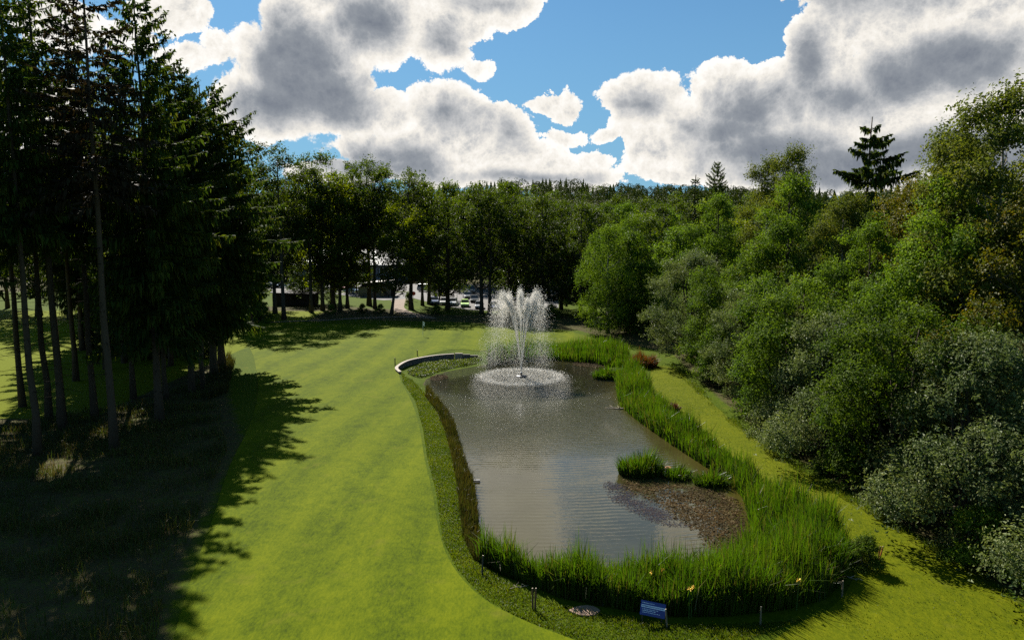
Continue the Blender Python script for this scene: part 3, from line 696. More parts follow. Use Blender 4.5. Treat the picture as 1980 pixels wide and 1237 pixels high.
def lobes_for(rng, h, r, n, lo=.35, hi=1.0, lr=.42, shape='round'):
    out = []
    for i in range(n):
        t = (i + .5) / n; z = h * (lo + (hi - lo) * t); u = (z / h - lo) / (hi - lo)
        if shape == 'round': env = math.sin(math.pi * min(1, .18 + .80 * u)) ** .7
        elif shape == 'cone': env = (1 - u) ** .75 + .12
        elif shape == 'column': env = .75 * math.sin(math.pi * (.2 + .75 * u)) ** .6 + .1
        elif shape == 'umbrella': env = .45 + .55 * math.sin(math.pi * min(1, .1 + .72 * u))
        else: env = (1 - u * .75) * 1.0                       # bush: widest at the foot
        a = i * 2.399 + rng.uniform(-.5, .5); q = r * env * rng.uniform(.45, 1.02)
        lr_ = r * lr * rng.uniform(.6, 1.35) * (.65 + .5 * env)
        out.append((math.cos(a) * q, math.sin(a) * q, z - lr_ * .4, lr_, lr_, lr_ * rng.uniform(.65, .9)))
    out.append((0, 0, h * hi - r * lr * .6, r * lr * .7, r * lr * .7, r * lr * .75))
    return out

PROTO = {}
def decid(key, h, r, n, size, mat, bark, shape='round', lo=.35, nl=16, seed=0, stems=1, tr=.3, per=10, cl=.32, droop=0, gap=0.0, lr=.42, aspect=.6, inner=.35, lean=(0, 0)):
    rng = np.random.default_rng(seed); lb = lobes_for(rng, h, r, nl, lo, 1.0, lr, shape)
    PROTO[key] = (trunk_mesh('trunk', h, tr, lb, bark, rng, base=max(.12, lo * .75), stems=stems, lean=lean),
                  crown_mesh('crown', lb, n, size, mat, rng, aspect, inner, cl, droop, per, gap), h)
def spruce(key, h, r, lo, seed, mat=M_SPRUCE, whorl=.62, nb=6, tw=9, dead=0, tr=.34, drop=.30, hang=.65, tip=.22, width=.13, sparse=0.0, rise=.45, power=.8, belly=1.0, rag=.25):
    """h height, r reach of the lowest boughs, lo height of the lowest living bough; every bough carries hanging sprays"""
    rng = np.random.default_rng(seed); V = []; F = []; nv = 0
    tb = MB(); K = 10
    tp = [np.array([rng.normal(0, .05) * (0 < i < K), rng.normal(0, .05) * (0 < i < K), -.3 + (h + .3) * i / K]) for i in range(K + 1)]
    tb.tube(tp, [(tr * (1 - .93 * i / K) + .02) * (1.35 if i == 0 else 1) for i in range(K + 1)], 9)
    z = lo; C = []; N = []; Ls = []; Ws = []; U = []
    while z < h - .35:
        t = (z - lo) / (h - lo); reach = r * (1 - t) ** power * rng.uniform(.8, 1.12) * (belly + (1 - belly) * min(1.0, t / .38)) + .22
        k = max(4, int(nb * (1 - .3 * t) + rng.uniform(-1, 1)))
        a0 = rng.uniform(0, 6.28)
        for b in range(k):
            if rng.random() < sparse: continue
            a = a0 + b * 2 * math.pi / k + rng.normal(0, .18); L = reach * rng.uniform(.87 - rag, .87 + rag)
            dv = np.array([math.cos(a), math.sin(a), 0]); up = rise * t - drop * (1 - t) + rng.normal(0, .05)
            def at(s): return np.array([0, 0, z]) + dv * (L * s) + np.array([0, 0, L * (up * s - .28 * s * s * (1 - t) + tip * s ** 3)])
            pts = [at(s) for s in (0, .35, .7, 1)]
            r0 = .012 + .007 * L
            tb.tube(pts, [r0, r0 * .7, r0 * .4, r0 * .15], 4, cap=False)
            m = max(4, int(L * tw)); s = rng.uniform(.12, 1.0, m) ** .8
            side = np.array([-dv[1], dv[0], 0]); sg = np.where(rng.random(m) < .5, -1, 1)
            base = np.array([at(q) for q in s])
            ln = (.30 + .28 * L * (1.02 - s)) * rng.uniform(.6, 1.2, m)
            # frond: outwards and sideways, then sprays hanging from it
            d = dv[None] * .75 + side[None] * (sg * rng.uniform(.3, 1.0, m))[:, None]; d[:, 2] += rng.normal(.02, .12, m); d /= np.linalg.norm(d, axis=1, keepdims=True)
            c1 = base + d * (ln * .5)[:, None]
            C.append(c1); U.append(d); Ls.append(ln); Ws.append(np.full(m, width) * rng.uniform(.8, 1.4, m)); N.append(np.tile([0, 0, 1.0], (m, 1)) + rng.normal(0, .35, (m, 3)))
            hm = max(3, int(m * 1.25)); s2 = rng.uniform(.15, 1.0, hm); b2 = np.array([at(q) for q in s2]) + side[None] * (rng.normal(0, .16 * (1 + .15 * L), hm))[:, None]
            hl = hang * (.35 + .65 * (1 - t)) * rng.uniform(.35, 1.1, hm) * (.5 + .8 * np.sin(np.pi * np.clip(s2, 0, 1)))
            d2 = np.tile([0, 0, -1.0], (hm, 1)) + dv[None] * .25 + rng.normal(0, .16, (hm, 3)); d2 /= np.linalg.norm(d2, axis=1, keepdims=True)
            C.append(b2 + d2 * (hl * .5)[:, None]); U.append(d2); Ls.append(hl); Ws.append(np.full(hm, width * .85) * rng.uniform(.7, 1.3, hm)); N.append(rng.normal(0, 1, (hm, 3)))
        z += whorl * rng.uniform(1 - rag, 1 + rag)
    for zz in np.arange(lo * .22, lo, .55) if dead else []:
        for b in range(rng.integers(1, dead + 1)):
            a = rng.uniform(0, 6.28); L = rng.uniform(.5, 2.2); e = np.array([math.cos(a) * L, math.sin(a) * L, zz + rng.uniform(-.5, .25)])
            tb.tube([(0, 0, zz), e * .5 + np.array([0, 0, zz * .5 + .08]), e], [.028, .018, .006], 4, cap=False)
    C = np.concatenate(C); U = np.concatenate(U); N = np.concatenate(N); Ls = np.concatenate(Ls); Ws = np.concatenate(Ws)
    S_ = np.cross(N, U); S_ /= np.linalg.norm(S_, axis=1, keepdims=True) + 1e-9
    a = U * (Ls / 2)[:, None]; b = S_ * (Ws / 2)[:, None]
    V = np.stack([C - a - b * .6, C - a * .1 + b * 1.1 - a * .2, C + a, C - a * .1 - b * 1.1], 1).reshape(-1, 3)
    tm = tb.mesh('trunk', M_BARK_S, smooth=True); tm.materials.append(M_TWIG)
    mi = np.ones(len(tm.polygons), dtype=np.int32); mi[:K * 9 + 2] = 0; tm.polygons.foreach_set('material_index', mi)
    PROTO[key] = (tm, np_mesh('crown', V, np.arange(len(V)).reshape(-1, 4), mat), h)

# growth forms --------------------------------------------------------------
spruce('tall_a', 36, 5.0, 15.0, 1, dead=3, whorl=.72, nb=6, tw=11, hang=.95, width=.17, power=.55, tr=.29)
spruce('tall_b', 34, 4.4, 17.0, 2, dead=4, whorl=.76, nb=6, tw=11, hang=.9, width=.17, power=.55, tr=.25)
spruce('dry', 34, 4.2, 18.5, 3, mat=M_SPRUCE_DRY, dead=4, whorl=.66, nb=6, tw=11, sparse=.2, tr=.27, width=.17, power=.32)
spruce('full_a', 32, 7.0, 7.5, 4, belly=.6, whorl=.80, nb=7, tw=13, hang=1.35, dead=2, width=.18, power=.55, tr=.3, drop=.34)
spruce('full_b', 28, 8.4, 6.0, 5, belly=.34, whorl=.85, nb=7, tw=14, hang=1.45, width=.18, power=.52, tr=.3, drop=.36)
spruce('lone', 27, 8.6, 6.0, 6, whorl=.92, nb=7, tw=19, drop=.2, hang=1.6, tip=.14, width=.24, sparse=.2, power=.72, rise=.2, rag=.5)
spruce('young', 17, 2.8, 1.0, 7, whorl=.42, nb=7, tw=10, hang=.5, width=.17)

decid('willow', 11.5, 5.8, 60000, .20, M_WILLOW, M_BARK_O, 'round', .12, 27, 11, stems=3, tr=.22, cl=.34, per=14, aspect=.42, lr=.28, gap=.22)
decid('sallow', 8.6, 5.2, 56000, .17, M_WILLOW, M_BARK_O, 'bush', .02, 24, 12, stems=4, tr=.18, cl=.30, per=14, aspect=.48, lr=.28, gap=.22)
decid('alder', 12.0, 5.2, 60000, .19, M_ALDER, M_BARK_O, 'umbrella', .12, 28, 13, stems=2, tr=.24, cl=.34, per=14, lr=.28, gap=.24)
decid('alder_tall', 17.0, 5.2, 60000, .21, M_ALDER, M_BARK_O, 'column', .06, 28, 14, tr=.26, cl=.40, per=14, lr=.27, gap=.24)
decid('aspen', 20.0, 5.0, 46000, .21, M_ASPEN, M_BARK_B, 'column', .12, 28, 15, tr=.24, cl=.42, per=12, gap=.2, lr=.27)
decid('birch', 19.0, 4.4, 38000, .19, M_ASPEN, M_BARK_B, 'cone', .12, 25, 16, tr=.2, cl=.40, per=12, gap=.22, droop=.18, lr=.28)
decid('amber', 18.0, 6.0, 50000, .22, M_AMBER, M_BARK_O, 'round', .12, 28, 17, tr=.26, cl=.42, per=12, gap=.16, lr=.29)
decid('oak_a', 27.0, 6.4, 19000, .36, M_OAK, M_BARK_O, 'umbrella', .44, 40, 18, tr=.42, cl=.5, per=10, gap=.34, lr=.27)
decid('oak_b', 25.0, 5.4, 15000, .36, M_OAK, M_BARK_O, 'umbrella', .26, 36, 19, tr=.38, cl=.55, per=10, gap=.38, lr=.25)
decid('oak_c', 24.0, 6.6, 20000, .38, M_OAK, M_BARK_O, 'round', .12, 42, 20, tr=.42, cl=.55, per=10, gap=.32, lr=.28)
decid('thin_oak', 27.0, 4.6, 12000, .36, M_OAK, M_BARK_O, 'umbrella', .45, 16, 21, tr=.32, cl=.5, per=8, gap=.25, lr=.34)
decid('lime', 20.0, 5.2, 15000, .36, M_LIME, M_BARK_O, 'umbrella', .22, 36, 22, tr=.28, cl=.5, per=10, gap=.34, droop=.2, lr=.25)
decid('mid_a', 20.0, 6.0, 16000, .42, M_OAK, M_BARK_O, 'round', .08, 22, 23, tr=.35, cl=.6, per=10)
decid('mid_b', 19.0, 5.0, 15000, .40, M_ALDER, M_BARK_O, 'column', .06, 20, 24, tr=.3, cl=.55, per=10)
decid('mid_c', 18.0, 5.6, 15000, .42, M_LIME, M_BARK_O, 'round', .08, 20, 25, tr=.3, cl=.6, per=10, droop=.2)
decid('weeping', 17.0, 5.2, 30000, .26, M_ALDER, M_BARK_B, 'round', .10, 22, 26, tr=.26, cl=.35, per=14, droop=.75, aspect=.45)
decid('shrub', 3.2, 2.2, 9000, .15, M_ALDER, M_BARK_O, 'bush', .05, 10, 27, stems=3, tr=.06, cl=.22, per=10)

def plant(key, name, x, y, label, cat='tree', group=None, s=1.0, top=None, rz=None, lean=0.0, wide=1.0):
    tm, cm, h = PROTO[key]; z = hz(x, y) - .05
    if top is not None: s = (top - z) / h
    o = empty(name, (x, y, z), (x * 1.7 + y * 2.3) % 6.28 if rz is None else rz, label, cat, group)
    o.scale = (s * wide, s * wide, s); o.rotation_euler.x = lean
    link('trunk', tm, parent=o); link('crown', cm, parent=o)
    return o
def pix(px, py, z=0): return P(px, py, z)
def topz(py, px, y): return PY(px, py, y)[2]
# ------------------------------------------------------------------ the spruce stand on the left
G_SP = 'tall spruces of the dark stand beside the fairway'
LEFT = [
 (72, 878, 'tall_b', 33, .62, 'slim bare spruce trunk nearest the viewer at the outer edge of the stand'),
 (44, 785, 'tall_b', 34, .70, 'slim leaning spruce trunk seen against the bright strip of grass beyond the stand'),
 (120, 827, 'tall_a', 37, 1.0, 'thick dark spruce trunk standing between the bright grass strip and the pale trunked spruce'),
 (147, 734, 'tall_a', 33, .9, 'spruce at the far edge of the stand where its trunk meets the bright grass'),
 (183, 806, 'tall_b', 35, .85, 'straight dark spruce just left of the pale trunked spruce'),
 (221, 868, 'dry', 34.5, 1.0, 'half dead spruce with pale bare trunk and thin brownish crown'),
 (258, 770, 'tall_a', 30, .85, 'dark spruce trunk in the shade just right of the pale trunked spruce'),
 (309, 816, 'full_a', 33.8, .92, 'tall spruce with pointed top standing against the white cloud'),
 (322, 772, 'tall_b', 29, .85, 'thin spruce standing close behind the spruce with the pointed top'),
 (371, 760, 'full_a', 31.0, .95, 'broad dark spruce with hanging sprays, second from the fairway edge'),
 (394, 752, 'tall_b', 30.5, 1.0, 'dark spruce trunk crowded between two broad spruces by the fairway'),
 (414, 729, 'full_b', 30.6, 1.14, 'large spruce clothed almost to the ground at the fairway edge'),
 (430, 712, 'full_b', 29.0, 1.22, 'spruce with long outstretched boughs over the far end of the fairway rough'),
 (488, 638, 'full_b', 17.0, 1.0, 'lower spruce with drooping pale green boughs at the end of the stand'),
]
for px, py, key, hh, wd_, lab in LEFT:
    x, y = pix(px, py); plant(key, 'spruce_tree', x, y, lab, 'spruce', G_SP, s=hh / PROTO[key][2], wide=max(1.0, wd_))
INNER = [(205, 712, 'tall_a', 32), (240, 700, 'full_a', 29), (330, 706, 'full_a', 28), (372, 690, 'tall_a', 29), (300, 676, 'full_a', 29), (240, 668, 'full_b', 28), (160, 676, 'full_a', 32), (190, 658, 'full_b', 25), (228, 674, 'full_b', 24), (278, 690, 'full_b', 21), (330, 660, 'full_b', 23)]
for k, (px, py, key, hh) in enumerate(INNER):
    x, y = pix(px, py); plant(key, 'spruce_tree', x, y, 'dark spruce deep inside the stand, lost in the shade behind the front trunks', 'spruce', 'spruces deep inside the stand', s=hh / PROTO[key][2])
for x, y, key, hh in [(-36.5, 45, 'tall_a', 34), (-43, 53, 'full_a', 33), (-39, 60, 'tall_b', 34), (-48, 66, 'tall_a', 35), (-35, 37, 'tall_b', 30)]:  # spruces mostly out of view, added to shade the ground at lower left
    plant(key, 'spruce_tree', x, y, 'spruce at the outer left of the stand, mostly out of view, added to shade the ground', 'spruce', 'spruces at the outer edge of the stand', s=hh / PROTO[key][2])
for k, (px, py, hh) in enumerate([(172, 672, 9), (215, 684, 10), (262, 694, 9), (318, 690, 10), (352, 680, 11), (392, 690, 9), (240, 655, 11), (300, 652, 11), (405, 660, 11)]):
    x, y = pix(px, py); plant('young', 'young_spruce', x, y, 'low dark young spruce closing the gaps between the trunks inside the stand', 'spruce', 'young spruces under the stand', s=hh / 17, wide=1.25)
# wood beyond the second fairway, seen through the stand
BEYOND = [(-104.9, 130, 'oak_c', 27), (-95.5, 126, 'full_a', 33), (-86.0, 132, 'oak_c', 28), (-77.4, 127, 'full_b', 32), (-68.8, 131, 'oak_c', 27), (-61.1, 126, 'full_a', 32), (-53.3, 130, 'oak_b', 28), (-100.6, 145, 'full_a', 36), (-81.7, 146, 'full_a', 35), (-65.4, 144, 'full_b', 34), (-49.9, 140, 'oak_c', 27)]
for x, y, key, hh in BEYOND:
    ever = key.startswith('full')
    plant(key, 'spruce_tree' if ever else 'oak_tree', x, y, 'dark spruce in the wood beyond the bright strip of grass, glimpsed through the stand' if ever else 'broadleaf tree in the wood beyond the bright strip of grass, glimpsed through the stand',
          'spruce' if ever else 'tree', 'spruces beyond the second fairway' if ever else 'broadleaf trees beyond the second fairway', s=hh / PROTO[key][2])

# ------------------------------------------------------------------ the row between the green and the car park
ROW = [
 (503, 603, 'oak_b', 372, 'oak tree with twin looking trunk beside the lowest spruce boughs'),
 (532, 606, 'oak_b', 352, 'dark oak standing at the left end of the wooden hut'),
 (549, 617, 'thin_oak', 284, 'tall thin topped oak in front of the wooden hut, its open crown against the sky'),
 (602, 604, 'thin_oak', 302, 'slender oak at the right end of the wooden hut with airy top'),
 (624, 601, 'lime', 338, 'yellow green tree just right of the wooden hut'),
 (645, 597, 'oak_b', 330, 'dark slim oak behind the thin leaning stem right of the hut'),
 (658, 600, 'lime', 352, 'yellow green tree in the middle of the group between hut and cream shelter'),
 (672, 596, 'lime', 366, 'bright yellow green tree nearest the left end of the cream shelter'),
 (714, 591, 'oak_a', 314, 'tall round headed oak in front of the cream shelter, left of its pair'),
 (725, 597, 'thin_oak', 330, 'slimmer oak paired with the tall round headed oak before the cream shelter'),
 (795, 598, 'oak_b', 328, 'dark oak with pointed top beside the red round sign'),
 (817, 591, 'thin_oak', 350, 'slim oak behind the flagstick, right of the red round sign'),
 (830, 589, 'oak_b', 356, 'dark oak beside the small dark car with the bright windscreen'),
 (866, 597, 'oak_c', 356, 'thick trunked dark oak standing before the white cars'),
 (900, 560, 'oak_c', 372, 'dark tree growing behind the lime green car'),
 (931, 605, 'oak_b', 354, 'oak whose trunk crosses the silver hatchback'),
 (947, 606, 'oak_a', 366, 'oak whose trunk crosses the dark blue car'),
 (985, 596, 'oak_c', 356, 'dense dark oak directly behind the left side of the fountain'),
 (1012, 588, 'oak_a', 382, 'dark oak behind the middle of the fountain spray'),
 (1048, 604, 'oak_c', 384, 'heavy dark tree behind the right edge of the fountain spray'),
 (1085, 598, 'oak_a', 388, 'dark oak with visible forked trunk right of the fountain'),
 (1122, 612, 'oak_c', 398, 'black shaded tree between the fountain and the weeping birch'),
 (1150, 600, 'oak_a', 410, 'dark tree peering over the weeping birch'),
]
for px, py, key, tp, lab in ROW:
    x, y = pix(px, py); plant(key, 'oak_tree' if 'oak' in key else 'lime_tree', x, y, lab, 'tree', 'trees in the row behind the green', top=topz(tp, px, y))
for px, py, hh, lab in [(586, 590, 10.5, 'low spreading tree growing just behind the wooden hut'), (640, 588, 9.5, 'low bushy tree in the gap between the hut and the cream shelter'), (690, 566, 11.5, 'small tree growing behind the left end of the cream shelter'), (850, 580, 9.5, 'small leafy tree behind the white cars beside the thick oak')]:
    x, y = pix(px, py); plant('mid_a', 'small_tree', x, y, lab, 'tree', 'small trees around the car park', s=hh / PROTO['mid_a'][2])
x, y = pix(757, 607); o = plant('lime', 'lime_tree', x, y, 'yellow green tree on a leaning trunk beside the brown path', 'tree', 'trees in the row behind the green', top=topz(392, 790, y))
o.rotation_euler = (0, R(9), 0.4)
for px, py, s_ in [(484, 612, 1.2), (505, 622, 1.0), (640, 606, .5), (700, 604, .5), (735, 604, .5), (845, 606, .55), (985, 606, .8), (1030, 612, .9), (1065, 616, .8)]:
    x, y = pix(px, py); plant('shrub', 'undergrowth_shrub', x, y, 'low leafy shrub in the shade under the row of trees behind the green', 'shrub', 'shrubs under the row of trees', s=s_)
# trees behind the car park
for k, (px, yy, key, tp) in enumerate([(470, 214, 'oak_c', 385), (520, 222, 'mid_a', 392), (575, 238, 'mid_b', 390), (640, 246, 'oak_c', 392), (800, 226, 'mid_a', 400), (840, 214, 'oak_c', 392), (880, 205, 'mid_b', 400), (930, 210, 'oak_c', 392), (975, 200, 'mid_a', 396), (1015, 196, 'mid_c', 398), (1050, 205, 'mid_c', 402), (1085, 190, 'mid_b', 398), (1000, 176, 'oak_c', 402), (1060, 172, 'oak_c', 404)]):
    x = (px - 990) / FPX * (yy * math.cos(PITCH) + 2); plant(key, 'background_tree', x, yy, 'broadleaf tree in the belt behind the car park, half hidden by the row in front', 'tree', 'trees behind the car park', top=topz(tp, px, yy))

# ------------------------------------------------------------------ the thicket on the right bank
RIGHT = [
 (23.2, 86, 'willow', 12.8, 'silver grey willow at the far end of the bank, beside the rust red bush', 'willow'),
 (24.2, 75, 'alder', 11.6, 'green alder bush next to the silver grey willow, towards the viewer', 'alder'),
 (24.4, 66, 'willow', 11.0, 'grey leaved willow halfway along the bank, over the narrowest part of the lawn', 'willow'),
 (24.6, 58, 'alder', 12.0, 'dark green alder bush between the two middle willows of the bank', 'alder'),
 (24.2, 50, 'sallow', 10.0, 'light grey sallow bush with a deep black hollow on its far side', 'sallow'),
 (25.6, 43.5, 'alder', 11.4, 'leafy alder bush second from the viewer on the bank', 'alder'),
 (26.2, 37.5, 'sallow', 10.4, 'big silvery sallow bush nearest the viewer on the right bank', 'sallow'),
 (27.6, 31.0, 'sallow', 9.0, 'silvery sallow cut by the right edge of the view', 'sallow'),
 (28.6, 96, 'alder_tall', 18.6, 'tall dark alder rising behind the far silver grey willow', 'alder'),
 (30.0, 82, 'birch', 22.0, 'grey green birch with thin crown behind the far willow', 'birch'),
 (28.8, 72, 'alder_tall', 19.4, 'upright alder behind the middle of the bank', 'alder'),
 (31.0, 65, 'aspen', 17.6, 'aspen with visible forked stems in the middle of the thicket', 'aspen'),
 (29.6, 57, 'alder_tall', 15.2, 'dense green alder in the second rank under the lone spruce', 'alder'),
 (34.6, 60, 'amber', 18.6, 'tree with amber tinged leaves in the upper right of the thicket', 'tree'),
 (30.6, 49, 'alder_tall', 18.4, 'dark alder behind the second bush from the viewer', 'alder'),
 (32.5, 42.5, 'amber', 17.6, 'yellowish tree leaning in at the right edge above the silvery sallow', 'tree'),
 (34.0, 53, 'aspen', 21.4, 'tall aspen with ragged top against the grey cloud, right of the lone spruce', 'aspen'),
 (32.6, 47.0, 'aspen', 23.0, 'tallest aspen at the right edge, its thin top against the sky', 'aspen'),
 (30.4, 76, 'birch', 22.6, 'slim birch top standing up alone left of the lone spruce', 'birch'),
 (39.0, 74, 'alder_tall', 16.0, 'dark green tree at the foot of the lone spruce', 'alder'),
 (36.0, 92, 'alder_tall', 19.0, 'bushy alder behind the thin grey green birch', 'alder'),
 (45.0, 66, 'amber', 16.8, 'yellow green tree right of the lone spruce, topping the thicket', 'tree'),
 (26.0, 106, 'mid_b', 15.5, 'dark tree behind the tall alder, facing the weeping birch', 'tree'),
 (19.5, 112, 'mid_b', 15.0, 'dark green tree directly right of the weeping birch', 'tree'),
 (46.0, 56, 'alder_tall', 17.0, 'dark tree filling the gap under the ragged aspen', 'alder'),
]
NAMEOF = {'willow': 'willow_bush', 'sallow': 'sallow_bush', 'alder': 'alder_bush', 'birch': 'birch_tree', 'aspen': 'aspen_tree', 'tree': 'thicket_tree'}
for x, y, key, hh, lab, cat in RIGHT:
    nm = 'alder_tree' if key == 'alder_tall' else NAMEOF[cat]
    back = x > 27.5 and key not in ('sallow',)
    plant(key, nm, x - 1.8, y, lab, cat, 'trees of the thicket on the right bank', s=hh / PROTO[key][2] * (1.06 if back else 1.0), wide=.82 if back else .95)
x, y = 15.0, 112.0
plant('weeping', 'weeping_birch', 14.6, 110, 'weeping birch with trailing light green branches beyond the far reeds', 'birch', top=topz(432, 1190, 110))
plant('weeping', 'weeping_birch', 20.0, 122, 'second weeping birch, paler and higher, behind the first one', 'birch', top=topz(415, 1225, 122), rz=2.1)
plant('lone', 'lone_spruce', 40.8, 85, 'lone spruce with sparse drooping boughs standing dark against the cloud', 'spruce', top=topz(226, 1690, 85), rz=.6)
plant('full_a', 'slim_spruce', 35.9, 130, 'taller of the two slim dark spruces breaking the skyline', 'spruce', top=topz(312, 1375, 130), wide=.75)
plant('young', 'slim_spruce', 32.4, 131, 'shorter of the two slim dark spruces breaking the skyline', 'spruce', top=topz(338, 1345, 131))
for x, y, s_, lab in [(24.4, 29.0, 1.3, 'small leafy bush at the lower right corner of the bank'), (22.6, 33.5, .9, 'little bush at the foot of the biggest silvery sallow'), (22.2, 46.5, 1.0, 'low bush at the foot of the light grey sallow')]:
    plant('shrub', 'leafy_shrub', x, y, lab, 'shrub', s=s_)
# the wood beyond, rank behind rank
wr = np.random.default_rng(77)
ORD = ['first', 'second', 'third', 'fourth', 'fifth', 'sixth', 'seventh', 'eighth', 'ninth', 'tenth', 'eleventh', 'twelfth', 'thirteenth']
RANK = ['nearest', 'second', 'middle', 'fourth', 'farthest']
for ri, (yy, px0, px1, n, t0, t1) in enumerate([(122, 1240, 1700, 6, 408, 452), (142, 1150, 1720, 9, 398, 442), (165, 1110, 1760, 11, 392, 428), (195, 1105, 1720, 12, 386, 414), (230, 1090, 1700, 13, 382, 404)]):
    for k in range(n):
        px = px0 + (px1 - px0) * (k + wr.uniform(-.3, .3)) / (n - 1); y = yy + wr.uniform(-7, 7)
        x = (px - 990) / FPX * (y * math.cos(PITCH) + 1); key = ['mid_a', 'mid_b', 'mid_c', 'oak_c', 'mid_b'][wr.integers(0, 5)]
        look = {'mid_a': 'dark oak', 'mid_b': 'upright alder', 'mid_c': 'light green tree', 'oak_c': 'broad oak'}[key]
        plant(key, 'woodland_tree', x, y, f'{look} {ORD[k]} from left in the {RANK[ri]} rank of the wood beyond', 'tree', 'trees of the wood beyond the pond', top=topz(wr.uniform(t0, t1), px, y))
# far hillside
def far_wood(name, n, region, size, nq, mat, seed, hh, rr, conifer=False):
    r = np.random.default_rng(seed); (x0, x1), (y0, y1) = region
    x = r.uniform(x0, x1, n); y = y0 + (y1 - y0) * r.random(n) ** .8; z = height(x, y)
    H = hh * r.uniform(.62, 1.2, n); Rr = rr * r.uniform(.75, 1.25, n)
    if conifer:
        # drooping tiers of six boughs each
        K = 8; kt = np.arange(K) / K; j = np.arange(6)
        zt = z[:, None] + H[:, None] * (.12 + .88 * kt)[None]; rd = Rr[:, None] * (1.05 - kt)[None] ** .8
        az = r.uniform(0, 6.28, (n, K))[..., None] + j[None, None] * (np.pi / 3)
        rj = rd[..., None] * r.uniform(.6, 1.2, (n, K, 6))
        top = np.stack([np.broadcast_to(x[:, None, None], az.shape), np.broadcast_to(y[:, None, None], az.shape), np.broadcast_to((zt + H[:, None] * .16)[..., None], az.shape)], -1)
        def rim(da): return np.stack([x[:, None, None] + np.cos(az + da) * rj, y[:, None, None] + np.sin(az + da) * rj, np.broadcast_to(zt[..., None], az.shape) - .35 * rj], -1)
        V = np.stack([top, rim(-.42), rim(.42)], -2).reshape(-1, 3)
        return tag(link(name, np_mesh(name, V, np.arange(len(V)).reshape(-1, 3), mat)), kind='stuff')
    else:
        d = r.normal(0, 1, (n, nq, 3)); d /= np.linalg.norm(d, axis=-1, keepdims=True); d[..., 2] = np.abs(d[..., 2]) * 1.0 - .12
        bay = .8 + .35 * vnoise(d[..., 0] * 3 + x[:, None], d[..., 1] * 3 + d[..., 2] * 2 + y[:, None], 1.0, 3)
        c = np.stack([x, y, z + H - Rr], -1)[:, None] + d * (Rr[:, None] * bay)[..., None] * np.array([1, 1, 1.0]); low = r.random((n, nq)) < .3; c[..., 2] = np.where(low, z[:, None] + (c[..., 2] - z[:, None]) * r.random((n, nq)), c[..., 2]); c = c.reshape(-1, 3); d = d.reshape(-1, 3)
        s = np.repeat(size * r.uniform(.8, 1.2, n), nq)
    nn = d * .6 + np.array([0, 0, .5]) + r.normal(0, .5, d.shape); nn /= np.linalg.norm(nn, axis=1, keepdims=True)
    V, F = leaf_quads(c, nn, s * r.uniform(.6, 1.3, len(s)), s * .7, r)
    return tag(link(name, np_mesh(name, V, F, mat)), kind='stuff')
far_wood('hillside_wood', 1700, ((-230, 620), (255, 705)), 1.25, 200, M_FARWOOD, 5, 17, 5.5)
far_wood('hillside_lime_wood', 420, ((-150, 560), (250, 640)), 1.2, 170, M_OAK, 6, 16, 5.2)
far_wood('ridge_conifers', 430, ((-330, 640), (700, 775)), 1.4, 130, M_SPRUCE, 7, 16, 4.2, conifer=True)
# ------------------------------------------------------------------ fountain
def drop_mat():
    m, t, out = new_mat('spray_water')
    b = t.node('ShaderNodeBsdfPrincipled', {'Base Color': (.86, .85, .82, 1), 'Roughness': .15, 'IOR': 1.33})
    tr = t.node('ShaderNodeBsdfTranslucent', {'Color': (.9, .88, .84, 1)})
    mx = t.node('ShaderNodeMixShader', {0: .55}); t.l.new(b.outputs[0], mx.inputs[1]); t.l.new(tr.outputs[0], mx.inputs[2]); t.l.new(mx.outputs[0], out.inputs[0])
    return m
M_DROP = drop_mat()
M_FLOAT = simple_mat('black_float', (.018, .018, .02), rough=.4, var=.3)
M_STEEL = simple_mat('grey_steel', (.30, .30, .30), rough=.35, metal=.9)
def drops(c, s, rng, stretch=None):
    n = len(c); T = np.array([[1, 1, 1], [1, -1, -1], [-1, 1, -1], [-1, -1, 1]]) / 1.732
    a = rng.uniform(0, 6.28, n); ca, sa = np.cos(a), np.sin(a)
    V = T[None] * s[:, None, None]
    V = np.stack([V[..., 0] * ca[:, None] - V[..., 1] * sa[:, None], V[..., 0] * sa[:, None] + V[..., 1] * ca[:, None], V[..., 2] * (1 if stretch is None else stretch)], -1)
    V = (V + c[:, None]).reshape(-1, 3)
    F = (np.arange(n) * 4)[:, None, None] + np.array([[0, 1, 2], [0, 3, 1], [0, 2, 3], [1, 3, 2]])
    return V, F.reshape(-1, 3)
fx, fy = P(1008, 728, ZW)
fnt = empty('fountain', (fx, fy, ZW), 0, 'floating pond fountain throwing tall white jets of water', 'fountain')
MB().lathe([(.30, -.12), (.60, -.10), (.66, .02), (.60, .12), (.35, .18), (.12, .20)], 28).build('float', M_FLOAT, fnt, smooth=True)
MB().lathe([(.11, .19), (.11, .42), (.16, .45), (.16, .50), (.06, .52)], 16).build('nozzle', M_STEEL, fnt, smooth=True)
fr = np.random.default_rng(51); g_ = 9.81
JETS = [(R(196), 1.62, 12.9), (R(176), 1.2, 12.5), (R(262), .75, 12.9), (R(95), .70, 12.9), (R(300), 1.0, 12.4), (R(8), 1.25, 13.0), (R(340), 1.05, 12.5), (R(140), 1.35, 12.6)]
